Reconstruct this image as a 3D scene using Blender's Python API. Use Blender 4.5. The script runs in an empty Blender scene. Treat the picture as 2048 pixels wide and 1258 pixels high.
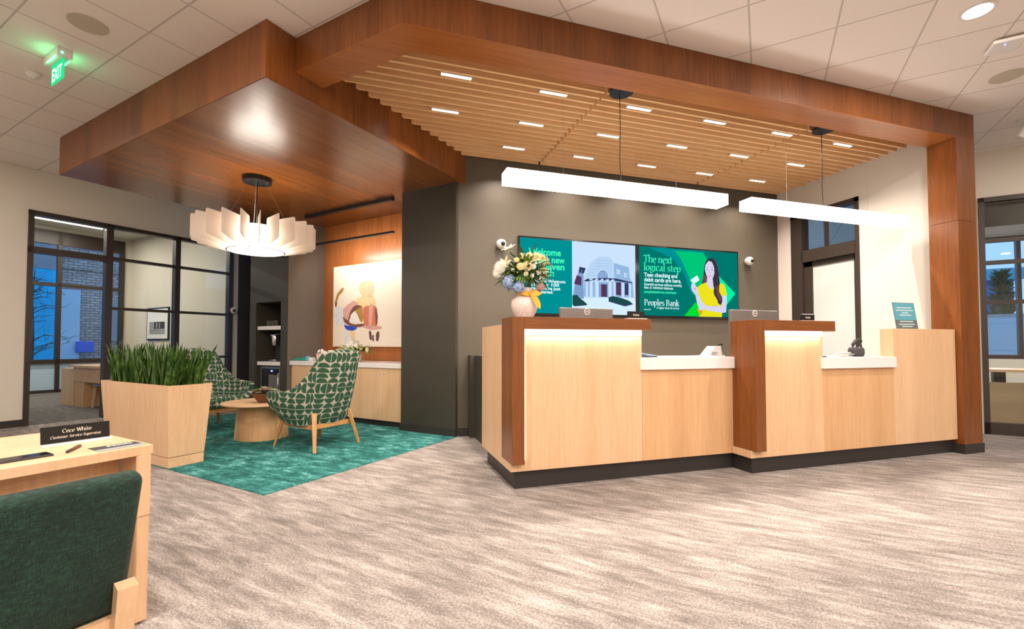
import bpy, bmesh, math, random
from mathutils import Vector, Matrix
R = math.radians
PI = math.pi
random.seed(7)
S = bpy.context.scene
C = S.collection
LROT = R(-46.5)          # the lounge / lobby grid is turned against the teller grid
cL, sL = math.cos(LROT), math.sin(LROT)
def L(u, v, z=0.0):
    return (u*cL - v*sL, u*sL + v*cL, z)

# ------------------------------------------------------------------ camera, world, exposure
cam = bpy.data.cameras.new('camera'); camo = bpy.data.objects.new('camera', cam); C.objects.link(camo)
cam.sensor_fit = 'HORIZONTAL'; cam.sensor_width = 36.0; cam.lens = 905.0/2048*36
cam.shift_y = 33.5/2048; cam.clip_start = 0.02; cam.clip_end = 300
camo.location = (0, 0, 1.17); camo.rotation_euler = (R(91.64), 0, R(-17.3))
S.camera = camo
w = bpy.data.worlds.new('dusk'); S.world = w; w.use_nodes = True
bg = w.node_tree.nodes['Background']
bg.inputs[0].default_value = (0.30, 0.56, 1.0, 1); bg.inputs[1].default_value = 1.0
S.view_settings.view_transform = 'Standard'; S.view_settings.look = 'None'
S.view_settings.gamma = 1; S.view_settings.use_curve_mapping = False
S.view_settings.exposure = 0.58
S.cycles.max_bounces = 10; S.cycles.diffuse_bounces = 5; S.cycles.glossy_bounces = 4
S.cycles.transmission_bounces = 8; S.cycles.transparent_max_bounces = 12
S.cycles.sample_clamp_indirect = 6.0
WARM = (1.0, 0.86, 0.75)
P_PEND, P_SLOT, P_DOWN, P_CHAND, P_LED, P_ART, P_OFF = 3.4, 13.5, 41.0, 9.0, 5.0, 20.0, 9.0

# ------------------------------------------------------------------ materials
MT = {}
def nt(name):
    m = bpy.data.materials.new(name); m.use_nodes = True
    t = m.node_tree; b = t.nodes['Principled BSDF']; MT[name] = m
    return m, t, b
def N(t, kind, **kw):
    n = t.nodes.new('ShaderNode'+kind)
    for k, v in kw.items(): setattr(n, k, v)
    return n
def rgba(c): return (c[0], c[1], c[2], 1)
def noise(t, vec, scale, detail=3, rough=.5, sc=None, loc=None):
    n = N(t, 'TexNoise'); n.inputs['Scale'].default_value = scale; n.inputs['Detail'].default_value = detail
    n.inputs['Roughness'].default_value = rough
    if sc:
        mp = N(t, 'Mapping'); mp.inputs['Scale'].default_value = sc
        if loc: mp.inputs['Location'].default_value = loc
        t.links.new(vec, mp.inputs[0]); vec = mp.outputs[0]
    t.links.new(vec, n.inputs['Vector']); return n.outputs['Fac']
def ramp(t, fac, stops):
    r = N(t, 'ValToRGB'); e = r.color_ramp.elements
    while len(e) < len(stops): e.new(.5)
    for el, (p, c) in zip(e, stops): el.position = p; el.color = rgba(c)
    t.links.new(fac, r.inputs[0]); return r.outputs[0]
def mix(t, fac, a, b, mode='MIX'):
    m = N(t, 'Mix', data_type='RGBA', blend_type=mode)
    for s, v in ((m.inputs[0], fac), (m.inputs[6], a), (m.inputs[7], b)):
        if isinstance(v, (int, float)): s.default_value = v
        elif isinstance(v, tuple): s.default_value = rgba(v)
        else: t.links.new(v, s)
    return m.outputs[2]
def math_(t, op, a, b=None, c=None):
    m = N(t, 'Math', operation=op)
    for i, v in enumerate((a, b, c)):
        if v is None: continue
        if isinstance(v, (int, float)): m.inputs[i].default_value = v
        else: t.links.new(v, m.inputs[i])
    return m.outputs[0]
def bump(t, b, h, strength=.2, dist=.01):
    n = N(t, 'Bump'); n.inputs['Strength'].default_value = strength; n.inputs['Distance'].default_value = dist
    t.links.new(h, n.inputs['Height']); t.links.new(n.outputs[0], b.inputs['Normal'])
def coord(t, which='Object'):
    return N(t, 'TexCoord').outputs[which]
def plain(name, col, rough=.5, metal=0, spec=None, coat=0, var=.06, scale=6.0):
    m, t, b = nt(name)
    f = noise(t, coord(t), scale, 4)
    c = mix(t, f, tuple(x*(1-var) for x in col), tuple(min(1, x*(1+var)) for x in col))
    t.links.new(c, b.inputs['Base Color'])
    b.inputs['Roughness'].default_value = rough; b.inputs['Metallic'].default_value = metal
    if spec is not None: b.inputs['Specular IOR Level'].default_value = spec
    b.inputs['Coat Weight'].default_value = coat
    return m
def glow(name, col, strength):
    m = bpy.data.materials.new(name); m.use_nodes = True; t = m.node_tree; t.nodes.clear()
    e = N(t, 'Emission'); o = N(t, 'OutputMaterial'); e.inputs[0].default_value = rgba(col); e.inputs[1].default_value = strength
    t.links.new(e.outputs[0], o.inputs[0]); MT[name] = m; return m
def wood(name, dark, light, axis='z', rough=.35, coat=.15, plank=None, seam=None, fine=1.0):
    m, t, b = nt(name); co = coord(t)
    s = {'z': (14, 14, .7), 'y': (14, .7, 14), 'x': (.7, 14, 14)}[axis]
    g = noise(t, co, 3.0, 6, .62, s)
    g2 = noise(t, co, 9.0, 3, .5, tuple(k*fine for k in s), (3, 1, 2))
    wide = noise(t, co, 1.2, 2, .5, tuple(k*.25 for k in s), (9, 4, 1))
    f = math_(t, 'ADD', math_(t, 'MULTIPLY', g, .45), math_(t, 'ADD', math_(t, 'MULTIPLY', g2, .2), math_(t, 'MULTIPLY', wide, .35)))
    mr = N(t, 'MapRange'); mr.inputs[1].default_value = .36; mr.inputs[2].default_value = .64; t.links.new(f, mr.inputs[0])
    c = mix(t, mr.outputs[0], dark, light)
    if plank:                      # plank = (coordinate index, width): boards of slightly different tone
        sx = N(t, 'SeparateXYZ'); t.links.new(co, sx.inputs[0])
        q = math_(t, 'DIVIDE', sx.outputs[plank[0]], plank[1])
        wn = N(t, 'TexWhiteNoise', noise_dimensions='1D'); t.links.new(math_(t, 'FLOOR', q), wn.inputs['W'])
        k = math_(t, 'ADD', math_(t, 'MULTIPLY', wn.outputs[0], .26), .87)
        fr = math_(t, 'FRACT', q)
        edge = math_(t, 'LESS_THAN', fr, plank[2] if len(plank) > 2 else .012)
        k2 = math_(t, 'MULTIPLY', k, math_(t, 'SUBTRACT', 1, math_(t, 'MULTIPLY', edge, .35)))
        cb = N(t, 'CombineXYZ'); [t.links.new(k2, cb.inputs[i]) for i in range(3)]
        c = mix(t, 1.0, c, cb.outputs[0], 'MULTIPLY')
    t.links.new(c, b.inputs['Base Color'])
    b.inputs['Roughness'].default_value = rough; b.inputs['Coat Weight'].default_value = coat; b.inputs['Coat Roughness'].default_value = .25; b.inputs['Specular IOR Level'].default_value = .38
    bump(t, b, g2, .06, .003)
    return m
CH_D, CH_L = (.125, .036, .006), (.265, .085, .017)
MP_D, MP_L = (.62, .385, .21), (.75, .51, .31)
wood('cherry_panel', CH_D, CH_L, 'z', .38, .15, (0, .62, .006))
wood('cherry_soffit', (.160, .048, .008), (.255, .084, .016), 'y', .26, .3, (0, .16, .02))
wood('cherry_under_lit', (.27, .080, .014), (.42, .145, .032), 'x', .30, .2)  # brighter cherry: the light on the beam undersides is put into the colour
wood('cherry_plain', CH_D, CH_L, 'z', .35, .25)
wood('cherry_across', CH_D, CH_L, 'x', .35, .25)
wood('cherry_wall', (.28, .085, .02), (.47, .165, .045), 'z', .32, .3)
wood('maple', MP_D, MP_L, 'z', .4, .12)
wood('maple_across', MP_D, MP_L, 'x', .4, .12)
wood('maple_warm', (.56, .31, .145), (.70, .43, .225), 'z', .4, .12)
wood('maple_slat', (.74, .43, .19), (.86, .58, .31), 'x', .45, .05)
wood('oak_leg', (.40, .19, .06), (.56, .30, .11), 'z', .42, .1)
plain('slat_backing', (.34, .165, .065), .7)
plain('wall_cream', (.69, .64, .55), .65, var=.02)
plain('wall_white', (.66, .61, .54), .6, var=.02)
plain('wall_taupe', (.088, .074, .053), .48, var=.04)
plain('wall_taupe_dark', (.042, .037, .026), .5, var=.04)
plain('wall_taupe_light', (.17, .142, .115), .5, var=.03)
plain('dark_base', (.030, .026, .024), .45)
plain('bronze_frame', (.040, .028, .022), .38, .0)
plain('black_metal', (.012, .011, .011), .38, .2)
plain('black_gloss', (.008, .008, .008), .12)
plain('chrome', (.65, .64, .63), .18, 1.0)
plain('steel', (.42, .42, .42), .3, 1.0)
plain('quartz', (.80, .76, .75), .25, var=.03, scale=60)
plain('plastic_white', (.75, .73, .70), .35)
plain('plastic_black', (.02, .02, .022), .4)
plain('monitor_grey', (.25, .23, .22), .33, .6)
plain('speaker_grille', (.50, .44, .34), .7)
plain('paper_white', (.80, .80, .78), .6)
plain('acrylic_clear', (.80, .74, .70), .12)
plain('teal_plastic', (.02, .30, .22), .4)
plain('cyan_plastic', (.10, .45, .62), .4)
plain('light_blue', (.30, .42, .62), .4)
plain('bronze_bowl', (.16, .075, .035), .35, .4)
plain('soil', (.03, .02, .012), .9)
plain('frosted', (.52, .57, .55), .35, var=.02)
plain('spandrel', (.45, .60, .74), .3, var=.03)
plain('white_ceramic', (.72, .58, .52), .25, var=.25, scale=18)
m, t, b = nt('marbled'); co = coord(t)
f = noise(t, co, 22, 5, .65); g = noise(t, co, 9, 3)
c = ramp(t, f, [(.40, (.80, .74, .68)), (.47, (.52, .36, .34)), (.50, (.84, .78, .72)), (.60, (.66, .50, .46)), (.66, (.84, .76, .70))])
t.links.new(mix(t, g, c, (.80, .66, .60)), b.inputs['Base Color']); b.inputs['Roughness'].default_value = .22
plain('ribbon_gold', (.90, .42, .03), .4, var=.2, scale=30)
plain('petal_white', (.85, .82, .72), .55)
plain('petal_cream', (.82, .72, .38), .55)
plain('petal_blue', (.35, .47, .70), .6, var=.2, scale=60)
plain('petal_pink', (.66, .42, .40), .6)
plain('leaf_bright', (.16, .30, .03), .5, var=.3, scale=12)
plain('leaf_dark', (.05, .11, .025), .5, var=.3, scale=14)
plain('succulent_green', (.22, .30, .10), .5, var=.3, scale=40)
plain('succulent_pale', (.42, .50, .34), .5)
plain('succulent_rust', (.34, .16, .06), .5)
plain('succulent_pink', (.50, .34, .30), .5)
plain('asphalt', (.25, .26, .28), .8)
plain('print_dark', (.045, .038, .045), .7)
plain('print_mid', (.32, .33, .33), .6)
plain('print_white', (.85, .85, .83), .6)
plain('poster_blue', (.10, .36, .45), .4)
plain('poster_grey', (.13, .15, .15), .4)
plain('poster_line', (.50, .62, .66), .5)
plain('gold_text', (.60, .52, .42), .45)
plain('blue_box', (.02, .12, .60), .5)
plain('white_panel_out', (.42, .60, .72), .6)
plain('facade_sky_reflection', (.03, .50, .85), .6, var=.25, scale=2.0)  # sky reflected in a glass building, painted on as a flat blue
plain('tan_panel', (.42, .30, .17), .5)
plain('facade_roof', (.30, .30, .32), .6)
plain('bark', (.10, .09, .08), .8)
plain('conifer', (.10, .13, .05), .8, var=.5, scale=4)
plain('building_blue', (.02, .20, .50), .6)
plain('stone_out', (.35, .38, .42), .8, var=.4, scale=3)
plain('mesh_chair', (.03, .03, .035), .7)

# glass: a real pane that hides little
m, t, b = nt('glass'); b.inputs['Base Color'].default_value = (.93, .96, .96, 1); b.inputs['Roughness'].default_value = .0
b.inputs['IOR'].default_value = 1.45
tr = N(t, 'BsdfTransparent'); tr.inputs[0].default_value = (.97, .98, .97, 1)
gl = N(t, 'BsdfGlossy'); gl.inputs['Roughness'].default_value = .01
fr = N(t, 'Fresnel'); fr.inputs[0].default_value = 1.45
ms = N(t, 'MixShader'); t.links.new(fr.outputs[0], ms.inputs[0]); t.links.new(tr.outputs[0], ms.inputs[1]); t.links.new(gl.outputs[0], ms.inputs[2])
t.links.new(ms.outputs[0], t.nodes['Material Output'].inputs[0])

# suspended ceiling of 2 ft lay-in tiles
def ceil_mat(name, off, col):
    m, t, b = nt(name); co = coord(t)
    mp = N(t, 'Mapping'); mp.inputs['Location'].default_value = off; t.links.new(co, mp.inputs[0])
    br = N(t, 'TexBrick', offset=0.0, squash=1.0)
    for k, v in (('Scale', 1.0), ('Mortar Size', .008), ('Mortar Smooth', .3), ('Brick Width', .61), ('Row Height', .61)): br.inputs[k].default_value = v
    br.inputs['Color1'].default_value = rgba(col); br.inputs['Color2'].default_value = rgba(tuple(k*.97 for k in col))
    br.inputs['Mortar'].default_value = rgba(tuple(k*.62 for k in col)); t.links.new(mp.outputs[0], br.inputs['Vector'])
    n = noise(t, co, 160, 2)
    c = mix(t, .05, br.outputs['Color'], n, 'MULTIPLY')
    t.links.new(c, b.inputs['Base Color']); b.inputs['Roughness'].default_value = .85
    bump(t, b, br.outputs['Fac'], -.3, .006)
    return m
CEILC = (.84, .77, .71)
ceil_mat('ceiling_tiles', (6.172, -1.715+.61*4, 0), CEILC)
ceil_mat('ceiling_tiles_east', (6.172, -4.985+.61*8, 0), CEILC)
ceil_mat('ceiling_office', (0, 0, 0), (.72, .70, .64))

# grey broadloom: streaks along u, plus tile to tile tone shifts
def carpet(name, stops, sc, tile, fine=.35, blot=1.0, jump=0.0):
    m, t, b = nt(name); co = coord(t)
    mp = N(t, 'Mapping'); t.links.new(co, mp.inputs[0])
    br = N(t, 'TexBrick', offset=.5); t.links.new(mp.outputs[0], br.inputs['Vector'])
    for k, v in (('Scale', 1.0), ('Mortar Size', 0.0), ('Brick Width', tile[0]), ('Row Height', tile[1]), ('Bias', 0.0)): br.inputs[k].default_value = v
    br.inputs['Color1'].default_value = (0, 0, 0, 1); br.inputs['Color2'].default_value = (1, 1, 1, 1)
    sx = N(t, 'SeparateXYZ'); t.links.new(co, sx.inputs[0])
    cb = N(t, 'CombineXYZ')
    t.links.new(math_(t, 'MULTIPLY', sx.outputs[0], sc[0]), cb.inputs[0]); t.links.new(math_(t, 'MULTIPLY', sx.outputs[1], sc[1]), cb.inputs[1])
    t.links.new(math_(t, 'MULTIPLY', br.outputs['Color'], jump), cb.inputs[2])
    n1 = N(t, 'TexNoise'); n1.inputs['Scale'].default_value = 1.0; n1.inputs['Detail'].default_value = 10; n1.inputs['Roughness'].default_value = .76
    n1.inputs['Distortion'].default_value = .25
    t.links.new(cb.outputs[0], n1.inputs['Vector'])
    big = noise(t, co, .9*blot, 2)
    fn = noise(t, co, 95, 4, .8)
    f = math_(t, 'ADD', n1.outputs['Fac'], math_(t, 'ADD', math_(t, 'MULTIPLY', math_(t, 'SUBTRACT', big, .5), .22), math_(t, 'MULTIPLY', math_(t, 'SUBTRACT', fn, .5), fine)))
    c = ramp(t, f, stops)
    t.links.new(c, b.inputs['Base Color']); b.inputs['Roughness'].default_value = .95; b.inputs['Specular IOR Level'].default_value = .1
    bump(t, b, fn, .5, .004)
    return m
carpet('carpet_grey', [(.24, (.125, .108, .100)), (.43, (.195, .170, .155)), (.54, (.295, .262, .240)), (.72, (.48, .44, .41))], (2.6, 13.0), (1.0, .25), 1.1, 1.5)
carpet('carpet_office', [(.30, (.09, .085, .08)), (.5, (.14, .13, .12)), (.7, (.22, .20, .185))], (3.4, 15.0), (1.0, .25))
carpet('carpet_teal', [(.30, (.012, .060, .055)), (.46, (.022, .120, .108)), (.57, (.055, .24, .225)), (.70, (.30, .56, .52))], (5.0, 10.0), (.61, .61), .40, 1.6, 2.5)

# green tweed
m, t, b = nt('green_tweed'); co = coord(t)
a1 = noise(t, co, 60, 3, .6, (1, 1, 6)); a2 = noise(t, co, 60, 3, .6, (8, 8, 1), (4, 2, 1)); a3 = noise(t, co, 5, 3)
f = math_(t, 'ADD', math_(t, 'MULTIPLY', a1, .45), math_(t, 'ADD', math_(t, 'MULTIPLY', a2, .40), math_(t, 'MULTIPLY', a3, .15)))
t.links.new(ramp(t, f, [(.40, (.001, .007, .004)), (.52, (.0035, .026, .015)), (.68, (.022, .095, .058))]), b.inputs['Base Color'])
b.inputs['Roughness'].default_value = .9; b.inputs['Sheen Weight'].default_value = .04; bump(t, b, f, .7, .004)

# half-moon upholstery, on UV in metres
m, t, b = nt('half_moon_fabric'); uv = coord(t, 'UV')
sx = N(t, 'SeparateXYZ'); t.links.new(uv, sx.inputs[0]); CELL = .116
gx, gy = math_(t, 'DIVIDE', sx.outputs[0], CELL), math_(t, 'DIVIDE', sx.outputs[1], CELL)
ix, iy = math_(t, 'FLOOR', gx), math_(t, 'FLOOR', gy); fx, fy = math_(t, 'FRACT', gx), math_(t, 'FRACT', gy)
def wn(a, b_, c_):
    cb = N(t, 'CombineXYZ'); n = N(t, 'TexWhiteNoise', noise_dimensions='3D')
    for i, k in enumerate((a, b_, c_)):
        if isinstance(k, (int, float)): cb.inputs[i].default_value = k
        else: t.links.new(k, cb.inputs[i])
    t.links.new(cb.outputs[0], n.inputs[0]); return n.outputs[0]
par = math_(t, 'GREATER_THAN', wn(ix, iy, 1.3), .5)
def sel(c_, a, b_):
    return math_(t, 'ADD', math_(t, 'MULTIPLY', c_, b_), math_(t, 'MULTIPLY', math_(t, 'SUBTRACT', 1, c_), a))
px_, py_ = sel(par, fx, fy), sel(par, fy, fx)
h = math_(t, 'FLOOR', math_(t, 'MULTIPLY', py_, 2)); yy = math_(t, 'FRACT', math_(t, 'MULTIPLY', py_, 2))
cbh = math_(t, 'ADD', h, 5.1)
flip = math_(t, 'GREATER_THAN', wn(ix, iy, cbh), .5)
yy = sel(flip, yy, math_(t, 'SUBTRACT', 1, yy))
dx = math_(t, 'MULTIPLY', math_(t, 'SUBTRACT', px_, .5), 2)
r2 = math_(t, 'ADD', math_(t, 'MULTIPLY', dx, dx), math_(t, 'MULTIPLY', yy, yy))
mask = math_(t, 'MULTIPLY', math_(t, 'LESS_THAN', r2, .98), math_(t, 'GREATER_THAN', yy, .05))
fn = noise(t, coord(t), 220, 2)
gcol = mix(t, fn, (.013, .058, .028), (.030, .100, .048)); ccol = mix(t, fn, (.36, .33, .27), (.50, .46, .39))
t.links.new(mix(t, mask, ccol, gcol), b.inputs['Base Color']); b.inputs['Roughness'].default_value = .85; bump(t, b, fn, .4, .002)

# sansevieria leaf
m, t, b = nt('snake_leaf'); co = coord(t)
f = noise(t, co, 9, 3, .6, (6, 6, 1))
t.links.new(ramp(t, f, [(.35, (.008, .026, .004)), (.52, (.034, .090, .009)), (.70, (.125, .225, .025))]), b.inputs['Base Color'])
b.inputs['Roughness'].default_value = .42

# brick outdoors
m, t, b = nt('brick_out'); br = N(t, 'TexBrick'); co = coord(t)
sx = N(t, 'SeparateXYZ'); cb = N(t, 'CombineXYZ'); t.links.new(co, sx.inputs[0]); t.links.new(sx.outputs[1], cb.inputs[0]); t.links.new(sx.outputs[2], cb.inputs[1])
t.links.new(cb.outputs[0], br.inputs['Vector'])
for k, v in (('Scale', 1.0), ('Mortar Size', .014), ('Brick Width', .26), ('Row Height', .095)): br.inputs[k].default_value = v
br.inputs['Color1'].default_value = (.38, .31, .27, 1); br.inputs['Color2'].default_value = (.56, .48, .44, 1); br.inputs['Mortar'].default_value = (.16, .14, .14, 1)
t.links.new(br.outputs[0], b.inputs['Base Color']); b.inputs['Roughness'].default_value = .9

# abstract painting canvas is painted with shapes; the ground varies softly
m, t, b = nt('canvas'); co = coord(t)
t.links.new(mix(t, noise(t, co, 2.2, 3), (.84, .73, .58), (.89, .82, .72)), b.inputs['Base Color']); b.inputs['Roughness'].default_value = .6
for n_, c_ in (('paint_red', (.62, .19, .11)), ('paint_brown', (.20, .08, .06)), ('paint_blue', (.02, .07, .55)), ('paint_ochre', (.42, .24, .06)), ('paint_sky', (.70, .74, .80)),
               ('paint_pink', (.68, .38, .33)), ('paint_yellow', (.80, .62, .34)), ('paint_white', (.85, .82, .78)), ('paint_plum', (.13, .06, .06)), ('paint_sand', (.74, .58, .36))):
    plain(n_, c_, .6, var=.25, scale=14)

glow('pendant_light', (1.0, .93, .86), P_PEND)
glow('slot_light', (1.0, .90, .82), 6.0)
glow('downlight_disc', (1.0, .97, .92), 18)
glow('led_strip', (1.0, .80, .66), P_LED)
glow('office_strip', (.95, 1.0, .92), P_OFF)
glow('ring_light', (1.0, .90, .78), P_CHAND)
glow('art_led', (1.0, .93, .90), P_ART)
glow('exit_green', (.01, .55, .17), 1.1)
glow('exit_text', (.55, 1.0, .75), 1.6)
glow('led_blue', (.10, .16, 1.0), 6)
glow('led_green', (.1, .9, .5), 4)
# translucent fin of the chandelier
m, t, b = nt('shade_fin'); b.inputs['Base Color'].default_value = (.86, .80, .74, 1); b.inputs['Roughness'].default_value = .6
tl = N(t, 'BsdfTranslucent'); tl.inputs[0].default_value = (.90, .83, .76, 1); ms = N(t, 'MixShader'); ms.inputs[0].default_value = .55
t.links.new(b.outputs[0], ms.inputs[1]); t.links.new(tl.outputs[0], ms.inputs[2]); t.links.new(ms.outputs[0], t.nodes['Material Output'].inputs[0])
SCR = {}
def scr(name, col, s=1.0): SCR[name] = glow(name, col, .67)
def lin(r, g, b_): return tuple(((c/255)/12.92 if c/255 <= .04045 else ((c/255+.055)/1.055)**2.4) for c in (r, g, b_))
for n_, c_ in (('scr_teal', (0, 145, 148)), ('scr_mint', (70, 255, 190)), ('scr_white', (225, 255, 255)), ('scr_sky', (205, 228, 255)), ('scr_pale', (186, 215, 245)),
               ('scr_mid', (125, 160, 205)), ('scr_navy', (48, 60, 100)), ('scr_ground', (215, 240, 255)), ('scr_shrub', (30, 75, 75)), ('scr_green', (0, 120, 110)),
               ('scr_green2', (0, 200, 120)), ('scr_lime', (0, 222, 50)), ('scr_aqua', (0, 245, 165)), ('scr_hair', (62, 48, 62)), ('scr_hair2', (112, 72, 82)), ('scr_face', (218, 214, 240)),
               ('scr_yellow', (238, 228, 30)), ('scr_gold', (235, 165, 30)), ('scr_lip', (205, 130, 150)), ('scr_dark', (10, 100, 98)), ('scr_brick', (85, 55, 90)), ('scr_shade', (150, 185, 225))):
    scr(n_, lin(*c_), 1.0)

# ------------------------------------------------------------------ mesh building
class MB:
    def __init__(s): s.bm = bmesh.new(); s.slots = []
    def mi(s, mat):
        if mat is None: return 0
        if mat not in s.slots: s.slots.append(mat)
        return s.slots.index(mat)
    def box(s, x0, x1, y0, y1, z0, z1, bevel=0, mat=None, rot=None, seg=2):
        r = bmesh.ops.create_cube(s.bm, size=1); v = r['verts']
        for q in v: q.co = Vector(((x0+x1)/2+q.co.x*(x1-x0), (y0+y1)/2+q.co.y*(y1-y0), (z0+z1)/2+q.co.z*(z1-z0)))
        fs = set(f for q in v for f in q.link_faces); i = s.mi(mat)
        for f in fs: f.material_index = i
        if bevel:
            es = list(set(e for q in v for e in q.link_edges))
            o = bmesh.ops.bevel(s.bm, geom=es, offset=bevel, segments=seg, affect='EDGES', profile=.5)
            for f in o['faces']: f.material_index = i
            v = list(set(q for f in fs if f.is_valid for q in f.verts) | set(q for f in o['faces'] for q in f.verts))
        if rot: bmesh.ops.transform(s.bm, matrix=rot, verts=v)
        return v
    def prism(s, poly, z0, z1, mat=None):
        i = s.mi(mat); n = len(poly)
        a = [s.bm.verts.new((x, y, z0)) for x, y in poly]; b_ = [s.bm.verts.new((x, y, z1)) for x, y in poly]
        fs = [s.bm.faces.new(list(reversed(a))), s.bm.faces.new(b_)]
        for k in range(n): fs.append(s.bm.faces.new((a[k], a[(k+1) % n], b_[(k+1) % n], b_[k])))
        for f in fs: f.material_index = i
        bmesh.ops.recalc_face_normals(s.bm, faces=fs); return a+b_
    def face(s, pts, mat=None):
        f = s.bm.faces.new([s.bm.verts.new(p) for p in pts]); f.material_index = s.mi(mat); return f
    def cyl(s, x, y, z0, z1, r, r2=None, n=24, mat=None, rot=None):
        r2 = r if r2 is None else r2; i = s.mi(mat)
        o = bmesh.ops.create_cone(s.bm, cap_ends=True, segments=n, radius1=r, radius2=r2, depth=z1-z0)
        for q in o['verts']: q.co += Vector((x, y, (z0+z1)/2))
        for f in set(f for q in o['verts'] for f in q.link_faces): f.material_index = i
        if rot: bmesh.ops.transform(s.bm, matrix=rot, verts=o['verts'])
        return o['verts']
    def sphere(s, c, r, n=16, sc=(1, 1, 1), mat=None):
        i = s.mi(mat); o = bmesh.ops.create_uvsphere(s.bm, u_segments=n, v_segments=max(6, n//2), radius=r)
        for q in o['verts']: q.co = Vector((c[0]+q.co.x*sc[0], c[1]+q.co.y*sc[1], c[2]+q.co.z*sc[2]))
        for f in set(f for q in o['verts'] for f in q.link_faces): f.material_index = i
        return o['verts']
    def lathe(s, prof, c=(0, 0, 0), n=32, mat=None):
        i = s.mi(mat); rings = []
        for r, z in prof:
            if r < 1e-5: rings.append([s.bm.verts.new((c[0], c[1], c[2]+z))])
            else: rings.append([s.bm.verts.new((c[0]+r*math.cos(2*PI*k/n), c[1]+r*math.sin(2*PI*k/n), c[2]+z)) for k in range(n)])
        for a, b_ in zip(rings, rings[1:]):
            for k in range(n):
                vs = [a[k % len(a)], a[(k+1) % len(a)], b_[(k+1) % len(b_)], b_[k % len(b_)]]
                vs = list(dict.fromkeys(vs))
                if len(vs) > 2: f = s.bm.faces.new(vs); f.material_index = i
    def tube(s, pts, r, n=8, mat=None, cap=True):
        i = s.mi(mat); P = [Vector(p) for p in pts]; rs = r if isinstance(r, (list, tuple)) else [r]*len(P); rings = []
        for k, p in enumerate(P):
            d = (P[min(k+1, len(P)-1)]-P[max(k-1, 0)]).normalized()
            up = Vector((0, 0, 1)) if abs(d.z) < .95 else Vector((1, 0, 0))
            a = d.cross(up).normalized(); b_ = d.cross(a)
            rings.append([s.bm.verts.new(p+(a*math.cos(2*PI*q/n)+b_*math.sin(2*PI*q/n))*rs[k]) for q in range(n)])
        for a, b_ in zip(rings, rings[1:]):
            for q in range(n): s.bm.faces.new((a[q], a[(q+1) % n], b_[(q+1) % n], b_[q])).material_index = i
        if cap:
            for g in (rings[0], rings[-1]): s.bm.faces.new(g).material_index = i
    def bar(s, p, q, wx, wy, mat=None, taper=1.0):
        """square bar from p to q"""
        p, q = Vector(p), Vector(q); d = (q-p).normalized(); up = Vector((0, 0, 1)) if abs(d.z) < .99 else Vector((0, 1, 0))
        a = d.cross(up).normalized(); b_ = a.cross(d); i = s.mi(mat); ring = []
        for pt, k in ((p, 1.0), (q, taper)):
            ring.append([s.bm.verts.new(pt+a*sx_*wx*k/2+b_*sy_*wy*k/2) for sx_, sy_ in ((-1, -1), (1, -1), (1, 1), (-1, 1))])
        fs = [s.bm.faces.new(ring[0]), s.bm.faces.new(ring[1])]
        for k in range(4): fs.append(s.bm.faces.new((ring[0][k], ring[0][(k+1) % 4], ring[1][(k+1) % 4], ring[1][k])))
        for f in fs: f.material_index = i
    def build(s, name, mat=None, parent=None, loc=(0, 0, 0), rz=0.0, smooth=False, angle=None, recalc=True):
        if recalc: bmesh.ops.recalc_face_normals(s.bm, faces=s.bm.faces[:])
        me = bpy.data.meshes.new(name); s.bm.to_mesh(me); s.bm.free()
        for k in (s.slots or [mat]): me.materials.append(MT[k])
        o = bpy.data.objects.new(name, me); C.objects.link(o)
        o.location = loc; o.rotation_euler = (0, 0, rz)
        if parent: o.parent = parent
        if smooth or angle:
            for p in me.polygons: p.use_smooth = True
            if angle:
                sh = me.attributes.new('sharp_edge', 'BOOLEAN', 'EDGE') if 'sharp_edge' not in me.attributes else me.attributes['sharp_edge']
                bm2 = bmesh.new(); bm2.from_mesh(me)
                vals = [(len(e.link_faces) != 2 or e.calc_face_angle(0) > R(angle)) for e in bm2.edges]; bm2.free()
                sh.data.foreach_set('value', vals)
        return o
def tag(o, label=None, cat=None, group=None, kind=None):
    if label: o['label'] = label
    if cat: o['category'] = cat
    if group: o['group'] = group
    if kind: o['kind'] = kind
    return o
def thing(name, label, cat, loc=(0, 0, 0), rz=0.0, group=None):
    o = bpy.data.objects.new(name, None); C.objects.link(o); o.location = loc; o.rotation_euler = (0, 0, rz); o.empty_display_size = .1
    return tag(o, label, cat, group)
def copy_tree(o, parent=None):
    c = o.copy(); C.objects.link(c)
    if parent: c.parent = parent
    for ch in [k for k in C.objects if k.parent == o]: copy_tree(ch, c)
    return c
def struct(name, mb, mat, parent=None, lf=False, **k):
    o = mb.build(name, mat, parent, rz=(LROT if lf else 0), **k)
    if not parent: o['kind'] = 'structure'
    return o
def box(name, mat, x0, x1, y0, y1, z0, z1, parent=None, bevel=0, **k):
    b_ = MB(); b_.box(x0, x1, y0, y1, z0, z1, bevel); return b_.build(name, mat, parent, **k)
def arealight(name, loc, sx_, sy_, power, col=WARM, parent=None, rot=(0, 0, 0), spread=PI, shape='RECTANGLE'):
    l = bpy.data.lights.new(name, 'AREA'); l.shape = shape; l.size = sx_; l.size_y = sy_; l.energy = power; l.color = col; l.spread = spread
    o = bpy.data.objects.new(name, l); C.objects.link(o); o.location = loc; o.rotation_euler = rot
    if parent: o.parent = parent
    return o
ORD = ['first', 'second', 'third', 'fourth', 'fifth', 'sixth', 'seventh', 'eighth', 'ninth', 'tenth', 'eleventh', 'twelfth']

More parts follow.
